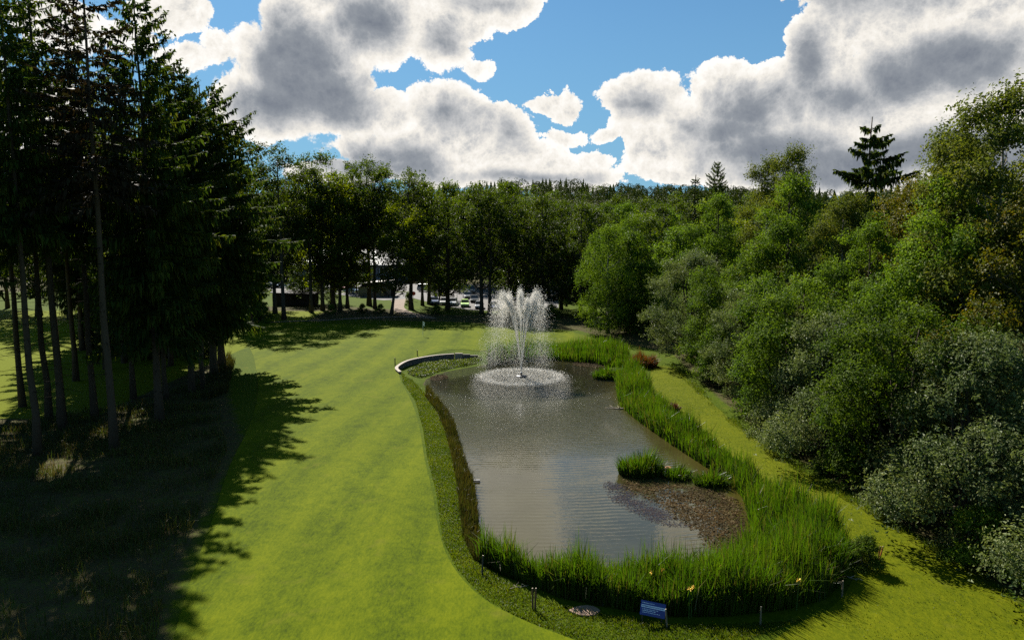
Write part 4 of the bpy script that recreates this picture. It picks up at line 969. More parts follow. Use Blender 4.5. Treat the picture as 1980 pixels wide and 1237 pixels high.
for az, vr, vz in JETS:
    tA = vz / g_; n = 5200
    t = tA * np.where(fr.random(n) < .80, fr.random(n) * 1.0, 1 + .55 * fr.random(n) ** 1.4)
    r = vr * t; z = .5 + vz * t - .5 * g_ * t * t
    sp = .010 + .135 * (t / tA) ** 1.8
    c = np.stack([np.cos(az) * r + fr.normal(0, 1, n) * sp, np.sin(az) * r + fr.normal(0, 1, n) * sp, np.maximum(.5, z + fr.normal(0, 1, n) * sp * 2.6)], 1)
    V, F = drops(c, (.014 + .010 * (t / tA)) * fr.uniform(.5, 1.5, n), fr, 1.8)
    # the unbroken lower part of the stream
    tt = np.linspace(0, tA * .34, 8); m = MB().tube([(math.cos(az) * vr * q, math.sin(az) * vr * q, .5 + vz * q - .5 * g_ * q * q) for q in tt], [.016 + .002 * k for k in range(8)], 6)
    tv = np.array(m.v); tf = np.array([f for f in m.f if len(f) == 4]); tf = np.concatenate([tf[:, [0, 1, 2]], tf[:, [0, 2, 3]]]) + len(V)
    link('water_jet', np_mesh('water_jet', np.concatenate([V, tv]), np.concatenate([F, tf]), M_DROP), parent=fnt)
n = 42000
k = fr.integers(0, len(JETS), n); J = np.array(JETS)[k]; az = J[:, 0] + fr.normal(0, .42, n); tA = J[:, 2] / g_
q = fr.random(n) ** .9 * .93; z = .5 + J[:, 2] * tA * .5 * (1 - q ** 1.1) * fr.uniform(.82, 1.0, n)
r = J[:, 1] * tA * (1 + .80 * q) + .5 * fr.normal(0, 1, n) + .5
c = np.stack([np.cos(az) * r - .35 * q, np.sin(az) * r - .2 * q, z], 1) + fr.normal(0, .1, (n, 3))
V, F = drops(c, .0075 + .013 * fr.random(n) ** 5, fr, 2.2)
link('falling_spray', np_mesh('falling_spray', V, F, M_DROP), parent=fnt)
n = 19000
a = fr.uniform(0, 6.28, n); q = np.where(fr.random(n) < .5, 4.4 + fr.normal(0, .55, n), 4.7 * fr.random(n) ** .6)
c = np.stack([np.cos(a) * q, np.sin(a) * q, .01 + np.abs(fr.normal(0, .05, n)) * (q > 1)], 1)
V, F = drops(c, .012 + .034 * fr.random(n) ** 4, fr)
link('splash', np_mesh('splash', V, F, M_DROP), parent=fnt)

# ------------------------------------------------------------------ retaining wall at the far left corner of the pond
M_WALL = simple_mat('weathered_concrete', (.10, .085, .075), rough=.9, var=.4, scale=2.0, bump=.01)
M_COPE = simple_mat('pale_coping', (.24, .20, .16), rough=.85, var=.25, scale=3.0)
wpts = chaikin(poly([(786, 728), (771, 715), (766, 711), (768, 706), (785, 696), (806, 691), (835, 686), (860, 683.5), (878, 682.5), (878, 682.5)], .35), 2)
# open curve: keep the run between its two ends
wpts = wpts[2:-7]
root = empty('retaining_wall', (0, 0, 0), 0, 'curved concrete retaining wall with pale coping at the far corner of the pond', 'wall')
def band(pts, w, z0, z1):
    pts = np.array(pts); tng = np.gradient(pts, axis=0); tng /= np.linalg.norm(tng, axis=1, keepdims=True); nrm = np.stack([-tng[:, 1], tng[:, 0]], 1) * w / 2
    a = pts + nrm; b = pts - nrm; n = len(pts); m = MB()
    vs = [(*p, z0) for p in a] + [(*p, z0) for p in b] + [(*p, z1) for p in a] + [(*p, z1) for p in b]
    fs = []
    for i in range(n - 1):
        fs += [(i, i + 1, 2 * n + i + 1, 2 * n + i), (n + i + 1, n + i, 3 * n + i, 3 * n + i + 1), (2 * n + i, 2 * n + i + 1, 3 * n + i + 1, 3 * n + i), (i + 1, i, n + i, n + i + 1)]
    fs += [(0, 2 * n, 3 * n, n), (n - 1, 2 * n - 1, 4 * n - 1, 3 * n - 1)]
    return m.add(vs, fs)
band(wpts, .26, -1.0, .22).build('wall_face', M_WALL, root)
band(wpts, .36, .222, .29).build('coping', M_COPE, root)
e = wpts[-1]
for k in range(4):
    x0 = e[0] + .12 + k * .95; y0 = e[1] - .05 - .12 * k
    MB().box((x0 + .47, y0, -.45 + (.74 - .9 - .11 * k) / 2 + .35), (.93, .3, .9 + .16 - .11 * k)).build('wall_step', M_COPE if k < 1 else M_WALL, root)
# planting below the wall
BEDP = chaikin(poly([(795, 727), (785, 719), (796, 712), (830, 702), (870, 697), (915, 695), (940, 700), (900, 708), (850, 717), (818, 732)], -.4))
lr_ = np.random.default_rng(52); pp = scatter(BEDP, 5200, lr_)
hh = .10 + .34 * vnoise(pp[:, 0], pp[:, 1], 1.2, 6)
cc = np.column_stack([pp, np.maximum(height(pp[:, 0], pp[:, 1]), ZW) + hh * lr_.random(len(pp)) ** .5])
nn = np.array([0, -.2, 1]) + lr_.normal(0, .5, (len(pp), 3)); nn /= np.linalg.norm(nn, axis=1, keepdims=True)
V, F = leaf_quads(cc, nn, .22 * lr_.uniform(.6, 1.4, len(pp)), .12 * lr_.uniform(.6, 1.4, len(pp)), lr_)
tag(link('corner_ground_cover', np_mesh('corner_ground_cover', V, F, M_TUFT)), kind='stuff')

# ------------------------------------------------------------------ stakes, sign and small things near the viewer
M_WOOD = simple_mat('grey_post_wood', (.13, .10, .06), rough=.8, var=.35, scale=9)
M_BROWN = simple_mat('brown_stake_wood', (.09, .042, .016), rough=.75, var=.3, scale=9)
M_RED = simple_mat('red_stake_paint', (.30, .055, .02), rough=.6, var=.25, scale=9)
M_DARKW = simple_mat('dark_stake', (.03, .028, .025), rough=.7)
M_CUT = simple_mat('cut_wood_end', (.28, .22, .15), rough=.7, var=.2, scale=20)
M_BLUE = simple_mat('blue_sign', (.008, .022, .16), rough=.35, var=.2, scale=4)
M_WHITE = simple_mat('white_lettering', (.62, .66, .74), rough=.5, var=.1)
M_SLAB = simple_mat('pinkish_slab', (.20, .125, .08), rough=.85, var=.2, scale=5, bump=.01)
def post(name, px, py, h, r, mat, label, cat, lean=(0, 0), group=None, capmat=None, n=8):
    x, y = P(px, py); z = hz(x, y)
    t = empty(name, (x, y, z), 0, label, cat, group)
    MB().tube([(0, 0, -.15), (lean[0] * h * .5, lean[1] * h * .5, h * .5), (lean[0] * h, lean[1] * h, h)], [r, r, r * .92], n).build('shaft', mat, t)
    MB().lathe([(r * .9, 0), (r * .75, .012), (.004, .016)], n, (lean[0] * h, lean[1] * h, h + .001)).build('cut_top', capmat or M_CUT, t)
    return t
def stake_pair(px, py, h, mat, label, lean, gap, r=.04):
    x, y = P(px, py); t = empty('stake_pair', (x, y, hz(x, y)), 0, label, 'stakes')
    for s_ in (-1, 1):
        lx = lean[0] + s_ * lean[2]
        st = MB().tube([(s_ * gap, 0, -.15), (s_ * gap + lx * h, lean[1] * h, h)], [r, r * .95], 8).build('stake', mat, t)
        MB().lathe([(r * .9, 0), (r * .7, .012), (.004, .015)], 8, (s_ * gap + lx * h, lean[1] * h, h + .001)).build('cut_top', M_CUT, st)
    return t
stake_pair(1032, 1181, .95, M_BROWN, 'pair of brown wooden stakes on the grass in front of the near reeds', (.02, 0, .03), .045)
stake_pair(1698, 1082, .68, M_RED, 'pair of leaning red stakes on the lawn right of the reeds', (.22, .05, .05), .03, .035)
post('marker_post', 1470, 1213, .80, .035, M_WOOD, 'thin grey post at the near foot of the reeds, right of the blue sign', 'post')
post('marker_post', 1628, 1155, .75, .035, M_WOOD, 'short wooden post at the right end of the near reeds beside bare earth', 'post')
post('marker_post', 1290, 1218, .80, .035, M_WOOD, 'leaning wooden post at the right edge of the blue sign', 'post', lean=(-.10, 0))
post('hazard_stake', 764, 708, 1.0, .06, M_DARKW, 'dark stake at the bend of the retaining wall', 'stake')
post('hazard_stake', 807, 690, .8, .06, M_DARKW, 'dark stake on the grass behind the middle of the retaining wall', 'stake')
post('hazard_stake', 932, 1112, .95, .04, M_DARKW, 'black bent stake at the near left corner of the pond', 'stake', lean=(.06, 0))
# blue notice board, tilted, with a white band and lines of fine print
sx, sy = P(1262, 1207, 0); sgn = empty('notice_sign', (sx, sy, hz(sx, sy)), R(6), 'blue notice board with white band of print, tilted down to the right before the reeds', 'sign')
SM = Matrix.Rotation(R(-16), 4, 'Y') if False else Matrix.Rotation(R(15), 4, 'Y') @ Matrix.Rotation(R(-28), 4, 'X')
def onboard(u, v, d): return Matrix.Translation((0, 0, .58)) @ SM @ Matrix.Translation((u, d, v))
def bboard(name, parts, mat, parent):
    m = MB()
    for u, v, d, w, h, th in parts:
        M = onboard(u, v, d); m.box(M.translation, (w, th, h), M=M.to_3x3().to_4x4())
    return m.build(name, mat, parent, bevel=.0)
pnl = bboard('panel', [(0, 0, 0, 1.06, .56, .02)], M_BLUE, sgn)
bboard('white_band', [(0, .07, -.0125, 1.02, .10, .004)], M_WHITE, pnl)
pr = np.random.default_rng(8); bits = []
for v, u0, u1, s_ in [(.19, -.48, .05, .026), (-.04, -.46, .22, .022), (-.10, -.46, .10, .026), (-.165, -.44, .30, .020)]:
    u = u0
    while u < u1:
        w = pr.uniform(.02, .07); bits.append((u + w / 2, v + pr.uniform(-.004, .004), -.0125, w, s_, .004)); u += w + pr.uniform(.012, .03)
bboard('fine_print', bits, M_WHITE, pnl)
bits = []; u = -.47
while u < .46:
    w = pr.uniform(.015, .045); bits.append((u + w / 2, .07, -.0165, w, .045 if u < -.15 else .03, .003)); u += w + pr.uniform(.01, .02)
bboard('band_print', bits, M_BLUE, pnl)
for u in (-.42, .42):
    a = onboard(u, -.2, .03).translation
    MB().tube([(a.x, a.y + .05, -.2), (a.x, a.y + .02, a.z + .1)], .025, 7).build('leg', M_DARKW, sgn)
# bare slab and earth
x, y = P(1130, 1184); rs = np.random.default_rng(9)
ol = [(math.cos(a) * .62 * rs.uniform(.85, 1.1), math.sin(a) * .40 * rs.uniform(.85, 1.1)) for a in np.linspace(0, 6.28, 15)[:-1]]
tag(MB().prism(ol, -.06, .075).build('stone_slab', M_SLAB, loc=(x, y, hz(x, y)), bevel=.02), 'flat pinkish stone slab under the edge of the near reeds', 'slab')
M_DRIFT = simple_mat('bleached_wood', (.26, .21, .15), rough=.8, var=.3, scale=9)
def branch(px, py, L, r, rz, label, name='driftwood', z=None, seed=0):
    x, y = P(px, py, ZW if z is None else z); rg = np.random.default_rng(seed)
    m = MB(); pts = [(-L / 2 + L * k / 5, rg.normal(0, .04 * L), .02 + abs(rg.normal(0, .02 * L))) for k in range(6)]
    m.tube(pts, [r * (1 - .13 * k) for k in range(6)], 7)
    for q in (1, 2, 3):
        e = np.array(pts[q]); m.tube([e, e + np.array([.12 * L, rg.choice([-1, 1]) * .16 * L, .05 * L]), e + np.array([.22 * L, rg.choice([-1, 1]) * .22 * L, .07 * L])], [r * .6, r * .4, r * .15], 5)
    o = m.build(name, M_DRIFT, loc=(x, y, (ZW if z is None else hz(x, y))), smooth=True); o.rotation_euler.z = rz
    return tag(o, label, 'branch')
branch(1190, 790, 1.9, .07, 2.9, 'bleached driftwood lying in the water off the right bank reeds', seed=1)
branch(1003, 1137, 1.0, .025, .4, 'pale dead branch on the grass left of the brown stakes', name='dead_branch', z=0, seed=2)
branch(1648, 1118, .9, .03, -.6, 'pale stick lying in the shade at the right end of the reeds', name='dead_branch', z=0, seed=3)
x, y = P(917, 931, ZW); tag(MB().box((0, 0, .1), (.75, .28, .07)).box((-.25, .05, -.05), (.08, .08, .3)).build('wooden_step', M_DARKW, loc=(x, y, ZW), bevel=.01), 'small dark wooden landing step at the left edge of the pond', 'step')
M_TERRA = simple_mat('terracotta', (.50, .22, .11), rough=.8, var=.25, scale=8)
x, y = P(1292, 912, ZW); tag(MB().lathe([(.10, -.1), (.16, .1), (.20, .28), (.21, .34), (.17, .34), (.15, .12), (.05, .1)], 16).build('clay_pot', M_TERRA, loc=(x, y, ZW), smooth=True), 'pale orange pot among the reed tufts in the water', 'pot')
plant('shrub', 'yellow_shrub', *P(1668, 1095), 'small dark bush with yellow tips between the reeds and the red stakes', 'shrub', s=.48)

# ------------------------------------------------------------------ the green
M_POLE = simple_mat('white_pole', (.75, .75, .72), rough=.4, var=.05)
x, y = P(818, 652); fl_ = empty('golf_flag', (x, y, hz(x, y)), 0, 'white flag on a thin pole on the putting green', 'flag')
MB().tube([(0, 0, -.1), (0, 0, 2.3)], .028, 8).build('flagstick', M_POLE, fl_)
fm = MB(); K = 6
vs = []; fs = []
for s_ in (0, .012):
    for k in range(K + 1):
        for v_ in (0, 1): vs.append((.03 + .42 * k / K * .55, .06 * math.sin(k * 1.1) + s_, 2.28 - .62 * v_ - .12 * k / K))
for s_ in range(2):
    o_ = s_ * (K + 1) * 2
    for k in range(K): q = (o_ + 2 * k, o_ + 2 * k + 1, o_ + 2 * k + 3, o_ + 2 * k + 2); fs.append(q if s_ else q[::-1])
fm.add(vs, fs).build('flag', M_POLE, fl_)

# ------------------------------------------------------------------ path and car park
def ground_mat(name, c1, c2, sc):
    m, t, out = new_mat(name); co = t.node('ShaderNodeTexCoord').outputs['Object']
    a = t.noise(co, sc, 7, .65).outputs[0]; b = t.noise(co, sc * 14, 3, .7).outputs[0]
    f = t.math('MULTIPLY_ADD', a, .6, t.math('MULTIPLY', b, .4)); c = t.ramp(f, [(.35, c1), (.65, c2)])
    bp = t.node('ShaderNodeBump', {'Strength': 1.0, 'Distance': .02, 'Height': b})
    bs = t.node('ShaderNodeBsdfPrincipled', {'Base Color': c, 'Roughness': .9}); t.l.new(bp.outputs[0], bs.inputs['Normal']); t.l.new(bs.outputs[0], out.inputs[0]); return m
M_ASPH = ground_mat('worn_asphalt', (.055, .05, .048), (.105, .098, .09), .35)
M_GRAVEL = ground_mat('brown_gravel', (.085, .052, .03), (.155, .105, .067), .5)
M_EARTH = ground_mat('bare_earth', (.075, .045, .018), (.12, .08, .035), 1.2)
sheet('car_park', poly([(400, 553), (560, 550), (700, 549), (860, 549), (1080, 552), (1080, 594), (960, 600), (905, 598), (850, 590), (800, 577), (742, 580), (690, 574), (640, 566), (520, 562), (400, 564)]), M_ASPH, .03, 2.0)
sheet('gravel_path', chaikin(poly([(752, 580), (800, 577), (792, 584), (778, 592), (790, 602), (835, 611), (850, 616), (800, 613), (766, 604), (754, 594), (762, 586)])), M_GRAVEL, .045, .8)
sheet('green_edge_path', chaikin(poly([(515, 621.5), (575, 618.5), (640, 617), (700, 613.5), (760, 611.5), (830, 611.5), (830, 613), (760, 613.2), (700, 615.4), (640, 618.6), (575, 620.2), (515, 623)])), M_GRAVEL, .05, .8)
sheet('bare_earth', chaikin(poly([(1632, 1160), (1650, 1156), (1664, 1163), (1650, 1170), (1634, 1167)])), M_EARTH, .02, .2)

# ------------------------------------------------------------------ cars
def paint(name, c, metal=.3): return simple_mat(name, c, rough=.28, metal=metal, var=.04, coat=.6)
M_GLASS = simple_mat('car_glass', (.02, .025, .03), rough=.1, var=.1, spec=.5)
M_TYRE = simple_mat('tyre_rubber', (.015, .015, .015), rough=.8)
M_RIM = simple_mat('wheel_rim', (.45, .45, .46), rough=.3, metal=.8)
M_LAMP = simple_mat('headlamp_glass', (.75, .76, .78), rough=.1)
M_PLATE = simple_mat('number_plate', (.65, .65, .60), rough=.5)
def car_proto(kind):
    """meshes of one car, nose towards -Y"""
    L, Wd, H = {'hatch': (3.9, 1.70, 1.50), 'saloon': (4.5, 1.78, 1.44), 'estate': (4.6, 1.80, 1.52), 'van': (4.9, 1.92, 1.95)}[kind]
    h0 = .28; sh = .92 if kind != 'van' else 1.08
    b = MB(); hw = Wd / 2
    # body: side profile skinned across three stations
    prof = {'hatch': [(-L / 2, .45), (-L / 2 + .05, .70), (-L / 2 + .95, sh), (L / 2 - .15, sh + .02), (L / 2, .75), (L / 2 - .02, .40)],
            'saloon': [(-L / 2, .45), (-L / 2 + .06, .68), (-L / 2 + 1.2, sh - .02), (L / 2 - .9, sh), (L / 2 - .05, sh - .05), (L / 2, .42)],
            'estate': [(-L / 2, .45), (-L / 2 + .06, .68), (-L / 2 + 1.2, sh - .02), (L / 2 - .1, sh + .02), (L / 2, .75), (L / 2, .42)],
            'van': [(-L / 2, .48), (-L / 2 + .05, .85), (-L / 2 + .7, sh + .05), (L / 2 - .05, sh + .05), (L / 2, .9), (L / 2, .45)]}[kind]
    P_ = [(y, z) for y, z in prof] + [(L / 2 - .1, h0), (-L / 2 + .1, h0)]
    n = len(P_); st = [(-hw, .93), (-hw * .93, 1.0), (hw * .93, 1.0), (hw, .93)]
    vs = [(x, y * (1 if 0 < i < 3 else .985), h0 + (z - h0) * k) for i, (x, k) in enumerate(st) for y, z in P_]
    fs = [(i * n + j, i * n + (j + 1) % n, (i + 1) * n + (j + 1) % n, (i + 1) * n + j) for i in range(3) for j in range(n)] + [tuple(range(n))[::-1], tuple(3 * n + j for j in range(n))]
    b.add(vs, fs)
    y0, y1, y2, y3 = {'hatch': (-L / 2 + .95, -L / 2 + 1.65, L / 2 - .75, L / 2 - .18), 'saloon': (-L / 2 + 1.2, -L / 2 + 1.95, L / 2 - 1.55, L / 2 - .85), 'estate': (-L / 2 + 1.2, -L / 2 + 1.9, L / 2 - .6, L / 2 - .15), 'van': (-L / 2 + .7, -L / 2 + 1.35, L / 2 - .3, L / 2 - .1)}[kind]
    wi = hw * .74
    g = MB().add([(-hw * .92, y0, sh - .04), (hw * .92, y0, sh - .04), (hw * .92, y3, sh - .02), (-hw * .92, y3, sh - .02), (-wi, y1, H - .05), (wi, y1, H - .05), (wi, y2, H - .05), (-wi, y2, H - .05)],
                 [(0, 1, 5, 4), (1, 2, 6, 5), (2, 3, 7, 6), (3, 0, 4, 7)])
    rf = MB().add([(-wi, y1, H - .055), (wi, y1, H - .055), (wi, y2, H - .055), (-wi, y2, H - .055), (-wi * .86, y1 + .15, H), (wi * .86, y1 + .15, H), (wi * .86, y2 - .12, H), (-wi * .86, y2 - .12, H)], [(0, 1, 5, 4), (1, 2, 6, 5), (2, 3, 7, 6), (3, 0, 4, 7), (4, 5, 6, 7)])
    for s_ in (-1, 1):      # pillars
        rf.tube([(s_ * hw * .92, y0, sh - .03), (s_ * wi, y1, H - .04)], .035, 5); rf.tube([(s_ * hw * .92, y3, sh - .01), (s_ * wi, y2, H - .04)], .05, 5); rf.tube([(s_ * hw * .925, (y1 + y2) / 2, sh), (s_ * wi * 1.01, (y1 + y2) / 2, H - .05)], .035, 5)
    wh = MB(); wh.lathe([(.20, -.1), (.31, -.09), (.33, -.05), (.33, .05), (.31, .09), (.20, .1)], 18)
    rim = MB().lathe([(.05, -.105), (.2, -.102), (.2, .102), (.05, .105)], 14)
    lamp = MB().box((0, 0, 0), (.34, .12, .15)); mirror = MB().box((0, 0, 0), (.18, .10, .12)); pl_ = MB().box((0, 0, 0), (.5, .02, .11)); gr = MB().box((0, 0, 0), (.85, .03, .12))
    return dict(body=b, roof=rf, glass=g, wheel=wh.mesh('wheel', M_TYRE, True), rim=rim.mesh('rim', M_RIM), lamp=lamp.mesh('headlight', M_LAMP, bevel=.03), mirror=mirror, plate=pl_.mesh('number_plate', M_PLATE), grille=gr.mesh('grille', M_TYRE), dim=(L, Wd, H, sh))
CARP = {k: car_proto(k) for k in ('hatch', 'saloon', 'estate', 'van')}
def car(px, py, kind, mat, label, rz=0.0):
    p = CARP[kind]; L, Wd, H, sh = p['dim']; x, y = P(px, py)
    o = empty('parked_car', (x, y + L / 2, hz(x, y + L / 2) + .03), rz, label, 'car', 'cars in the car park')
    bd = p['body'].build('body', mat, o, bevel=.05); p['roof'].build('roof', mat, o); p['glass'].build('windows', M_GLASS, o)
    for sx_ in (-1, 1):
        for yy in (-L / 2 + .78, L / 2 - .75):
            w = link('wheel', p['wheel'], parent=o, loc=(sx_ * (Wd / 2 - .09), yy, .33)); w.rotation_euler = (0, R(90), 0); link('rim', p['rim'], parent=w)
        link('headlight', p['lamp'], parent=o, loc=(sx_ * (Wd / 2 - .30), -L / 2 + .07, .64))
        p['mirror'].build('mirror', mat, o, loc=(sx_ * (Wd / 2 + .06), -L / 2 + 1.35, sh + .05))
    link('number_plate', p['plate'], parent=o, loc=(0, -L / 2 - .012, .44)); link('grille', p['grille'], parent=o, loc=(0, -L / 2 + .005, .60))
    return o
C_SIL = paint('silver_paint', (.22, .225, .235), .5); C_WHT = paint('white_paint', (.30, .30, .295), 0); C_LIM = paint('lime_paint', (.36, .55, .12), .1); C_BLU = paint('navy_paint', (.03, .05, .12), .3)
C_BLK = paint('black_paint', (.015, .016, .018), .2); C_RED = paint('red_paint', (.33, .02, .02), .1); C_GRY = paint('grey_paint', (.16, .17, .18), .5); C_PBL = paint('pale_blue_paint', (.30, .40, .52), .4)
CARS = [(898, 594, 'hatch', C_LIM, 'lime green hatchback facing the green', .06), (926, 597, 'hatch', C_SIL, 'silver hatchback beside the lime green one', .05), (954, 599, 'saloon', C_BLU, 'dark blue saloon partly behind the oak trunk', .05),
 (916, 585, 'estate', C_BLK, 'black estate car right behind the lime green hatchback', .1), (903, 578, 'estate', C_GRY, 'grey car in the rank behind the lime green hatchback', .2), (908, 569, 'van', C_SIL, 'silver people carrier at the back of the rank', .2),
 (838, 590, 'saloon', C_BLU, 'dark car with bright windscreen right of the slim oaks', .1), (858, 591, 'hatch', C_WHT, 'white car showing left of the thick dark oak trunk', 0), (874, 592, 'hatch', C_WHT, 'white car showing right of the thick dark oak trunk', 0),
 (824, 566, 'van', C_WHT, 'white van with teal windows near the red round sign', 1.2), (994, 590, 'estate', C_BLK, 'dark car seen through the top of the fountain spray', .2), (984, 578, 'hatch', C_RED, 'red car behind the left of the fountain spray', .2),
 (545, 559, 'saloon', C_PBL, 'pale blue car beyond the left end of the wooden hut', 1.5), (566, 560, 'saloon', C_SIL, 'silver car glinting above the wooden hut roof', 1.5), (594, 561, 'estate', C_SIL, 'shining silver estate car above the right half of the hut', 1.5), (616, 562, 'hatch', C_WHT, 'white hatchback just right of the hut', 1.5),
 (507, 556, 'van', C_WHT, 'white van at the far left end of the car park', 1.4), (652, 562, 'hatch', C_RED, 'red hatchback between the yellow green trees', 1.4), (676, 566, 'hatch', C_PBL, 'light blue hatchback at the left end of the cream shelter', 1.1)]
for a in CARS: car(*a)

# ------------------------------------------------------------------ clubhouse, shelter, hut
M_REND = simple_mat('grey_render', (.14, .145, .17), rough=.85, var=.15, scale=1.0)
M_ROOFW = simple_mat('pale_metal_roof', (.17, .17, .165), rough=.6, var=.08, scale=1.0, metal=.2)
M_DKGL = simple_mat('dark_window', (.02, .022, .025), rough=.08)
M_TRIM = simple_mat('white_trim', (.6, .6, .6), rough=.5)
yb = 212.0; zb = hz(-45, yb)
def bx(px): return (px - 990) / FPX * (yb * math.cos(PITCH) + 1)
hb = empty('clubhouse', (0, 0, 0), 0, 'grey clubhouse with white metal roof behind the trees and car park', 'building')
x0, x1 = bx(560), bx(778); ez = PY(700, 512, yb)[2]; rz_ = PY(720, 484, yb)[2]
MB().box(((x0 + x1) / 2, yb + 7, (zb + ez) / 2 - .5), (x1 - x0, 14, ez - zb + 1)).build('walls', M_REND, hb)
ov = .8; xm0 = bx(610); xm1 = bx(722)
MB().add([(x0 - ov, yb - ov, ez), (x1 + ov, yb - ov, ez), (x1 + ov, yb + 14 + ov, ez), (x0 - ov, yb + 14 + ov, ez), (xm0, yb + 7, rz_), (xm1, yb + 7, rz_),
          (x0 - ov, yb - ov, ez - .25), (x1 + ov, yb - ov, ez - .25), (x1 + ov, yb + 14 + ov, ez - .25), (x0 - ov, yb + 14 + ov, ez - .25)],
         [(0, 1, 5, 4), (1, 2, 5), (2, 3, 4, 5), (3, 0, 4), (0, 6, 7, 1), (1, 7, 8, 2), (2, 8, 9, 3), (3, 9, 6, 0)]).build('roof', M_ROOFW, hb)
for k in range(9):
    wx = x0 + 2.2 + k * (x1 - x0 - 4.4) / 8
    for zz, hh_ in ((zb + 1.6, 1.5), (ez - 1.6, 1.5)):
        w = MB().box((wx, yb - .03, zz), (2.0, .10, hh_)).build('window', M_TRIM, hb); MB().box((wx, yb - .07, zz), (1.75, .06, hh_ - .25)).build('pane', M_DKGL, w)
xs0, xs1 = bx(728), bx(800); zt = PY(760, 468, yb + 22)[2]
blk = empty('annexe_building', (0, 0, 0), 0, 'blue grey block rising behind the white clubhouse roof', 'building')
MB().box(((xs0 + xs1) / 2, yb + 26, zt / 2), (xs1 - xs0, 9, zt)).build('walls', M_REND, blk)
MB().box(((xs0 + xs1) / 2, yb + 26, zt + .17), (xs1 - xs0 + .6, 9.6, .34)).build('roof', M_TRIM, blk)
for k in range(3): MB().box((xs0 + 2 + k * 3.2, yb + 21.45, zt - 1.6), (1.6, .12, 1.4)).build('window', M_DKGL, blk)

M_CREAM = simple_mat('cream_boards', (.22, .19, .15), rough=.8, var=.12, scale=2.0)
M_CREAMR = simple_mat('cream_roof_sheet', (.30, .26, .21), rough=.6, var=.12, scale=2.0)
sx, sy = P(724, 573); wv_ = 7.6
shl = empty('open_shelter', (sx, sy, hz(sx, sy)), 0, 'cream boarded shelter with sloping roof at the edge of the car park', 'shelter')
MB().box((0, .1, 1.15), (wv_, .14, 2.3)).box((-wv_ / 2 + .08, 1.9, 1.15), (.14, 3.4, 2.3)).build('boarding', M_CREAM, shl)
MB().box((0, 3.8, 1.5), (wv_, .14, 3.0)).build('back_wall', M_DARKW, shl)
RMx = Matrix.Rotation(R(-4.2), 4, 'Y')
MB().box((.15, 1.8, 3.45), (wv_ + .9, 5.0, .16), M=RMx).build('roof', M_CREAMR, shl, bevel=.02)
for k in range(4):
    xx = -wv_ / 2 + .1 + k * (wv_ - .2) / 3
    MB().box((xx, -.1, 1.62 + .06 * k), (.13, .13, 3.24 + .14 * k)).build('post', M_CREAMR, shl)
MB().tube([(wv_ / 2 - .9, -.1, 3.2), (wv_ / 2 - .15, -.1, 2.4)], .05, 6).build('brace', M_CREAMR, shl)
d_ = MB(); ol = [(-.6, 0), (.6, 0)] + [(.6 * math.cos(a), 1.25 + .6 * math.sin(a)) for a in np.linspace(0, math.pi, 9)]
vs = [(x_, 0, z_) for x_, z_ in ol] + [(x_, .05, z_) for x_, z_ in ol]; n_ = len(ol)
d_.add(vs, [tuple(range(n_)), tuple(range(n_, 2 * n_))[::-1]] + [(i, n_ + i, n_ + (i + 1) % n_, (i + 1) % n_) for i in range(n_)])
d_.build('arched_doorway', M_DKGL, shl, loc=(wv_ / 2 - 1.55, -.02, .25))
M_YELB = simple_mat('yellow_board', (.60, .45, .14), rough=.6)
MB().box((wv_ / 2 - 1.9, -.12, .85), (.42, .06, 1.2)).build('yellow_panel', M_YELB, shl)
fx0, fy0 = P(690, 575); fx1, fy1 = P(748, 577)
fn = empty('rail_fence', (fx0, fy0, hz(fx0, fy0)), 0, 'dark post and rail fence in front of the cream shelter', 'fence'); LL = fx1 - fx0
for k in range(6): MB().box((LL * k / 5, 0, .5), (.12, .12, 1.1)).build('post', M_DARKW, fn)
for zz in (.45, .9): MB().box((LL / 2, -.09, zz), (LL + .2, .05, .12)).build('rail', M_DARKW, fn)

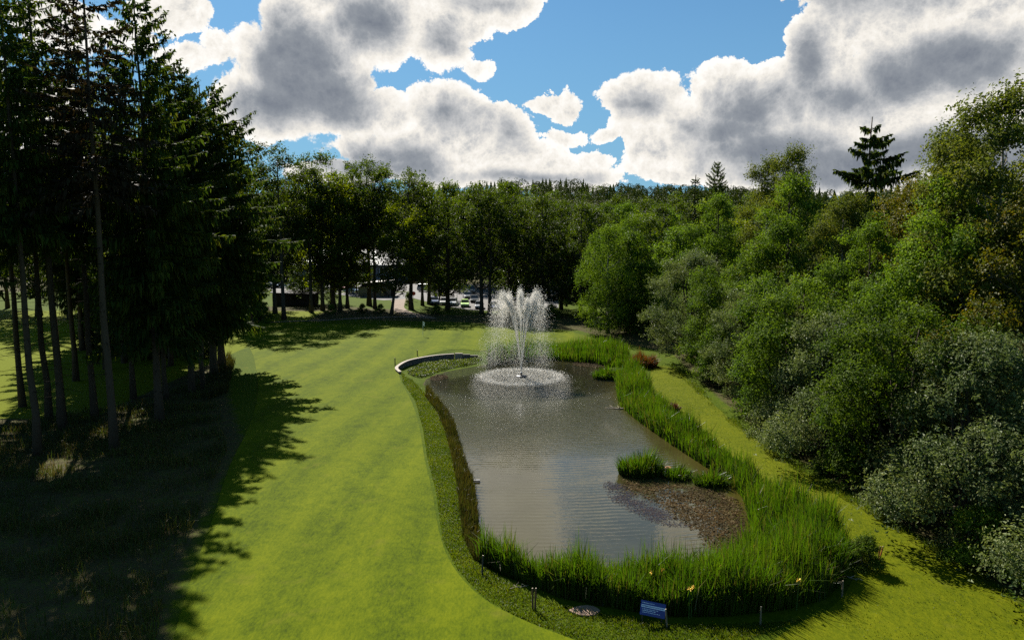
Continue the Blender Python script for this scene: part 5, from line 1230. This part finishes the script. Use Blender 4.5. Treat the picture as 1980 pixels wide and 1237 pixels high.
M_HUT = simple_mat('dark_hut_boards', (.022, .017, .013), rough=.85, var=.4, scale=4)
hx, hy = P(568, 592); hut = empty('wooden_hut', (hx, hy, hz(hx, hy)), 0, 'low dark wooden hut with an opening through it under the trees', 'hut')
w2 = 4.3
m = MB(); m.box((-2.3, 0, 1.15), (4.0, .12, 2.3)).box((3.0, 0, 1.15), (2.6, .12, 2.3)).box((.7, 0, .6), (2.0, .12, 1.2)).box((.7, 0, 2.2), (2.0, .12, .3))
m.box((-4.24, 1.5, 1.2), (.12, 3.0, 2.4)).box((4.24, 1.5, 1.2), (.12, 3.0, 2.4)).build('front_wall', M_HUT, hut)
m = MB(); m.box((-2.3, 3.1, 1.25), (4.0, .12, 2.5)).box((3.0, 3.1, 1.25), (2.6, .12, 2.5)).box((.7, 3.1, .6), (2.0, .12, 1.2)).build('back_wall', M_HUT, hut)
MB().box((0, 1.5, 2.62), (9.4, 4.0, .14), M=Matrix.Rotation(R(2), 4, 'Y') @ Matrix.Rotation(R(5), 4, 'X')).build('roof', M_HUT, hut, bevel=.02)

# round red sign, lamp posts, sapling
M_REDS = simple_mat('red_sign_face', (.40, .03, .03), rough=.45)
x, y = P(800, 583); rs_ = empty('round_sign', (x, y, hz(x, y)), 0, 'round red sign on a thin post by the car park entrance', 'sign')
MB().tube([(0, 0, -.1), (0, 0, 1.9)], .04, 8).build('pole', M_STEEL, rs_)
dk = MB().lathe([(.44, -.015), (.44, .015)], 24).build('disc', M_REDS, rs_, loc=(0, -.06, 1.75)); dk.rotation_euler = (R(90), 0, 0)
M_LANT = simple_mat('lantern_glass', (.8, .8, .78), rough=.2)
for px, py, hh_, lab in [(884, 592, 4.3, 'lamp post with white lantern left of the lime green car'), (962, 584, 3.6, 'lamp post with pale head at the right of the parked cars'), (1003, 582, 4.2, 'lamp post with white lantern behind the fountain spray')]:
    x, y = P(px, py); lp = empty('lamp_post', (x, y, hz(x, y)), 0, lab, 'lamp post', 'lamp posts in the car park')
    MB().tube([(0, 0, -.1), (0, 0, hh_ - .4)], [.06, .045], 8).build('pole', M_STEEL, lp)
    MB().lathe([(.08, 0), (.19, .12), (.21, .42)], 14, (0, 0, hh_ - .4)).build('lantern', M_LANT, lp, smooth=True); MB().lathe([(.25, .42), (.22, .48), (.05, .56)], 14, (0, 0, hh_ - .4)).build('cap', M_STEEL, lp)
plant('shrub', 'sapling', *P(789, 590), 'thin young sapling left of the round red sign', 'sapling', s=.8, wide=.45)
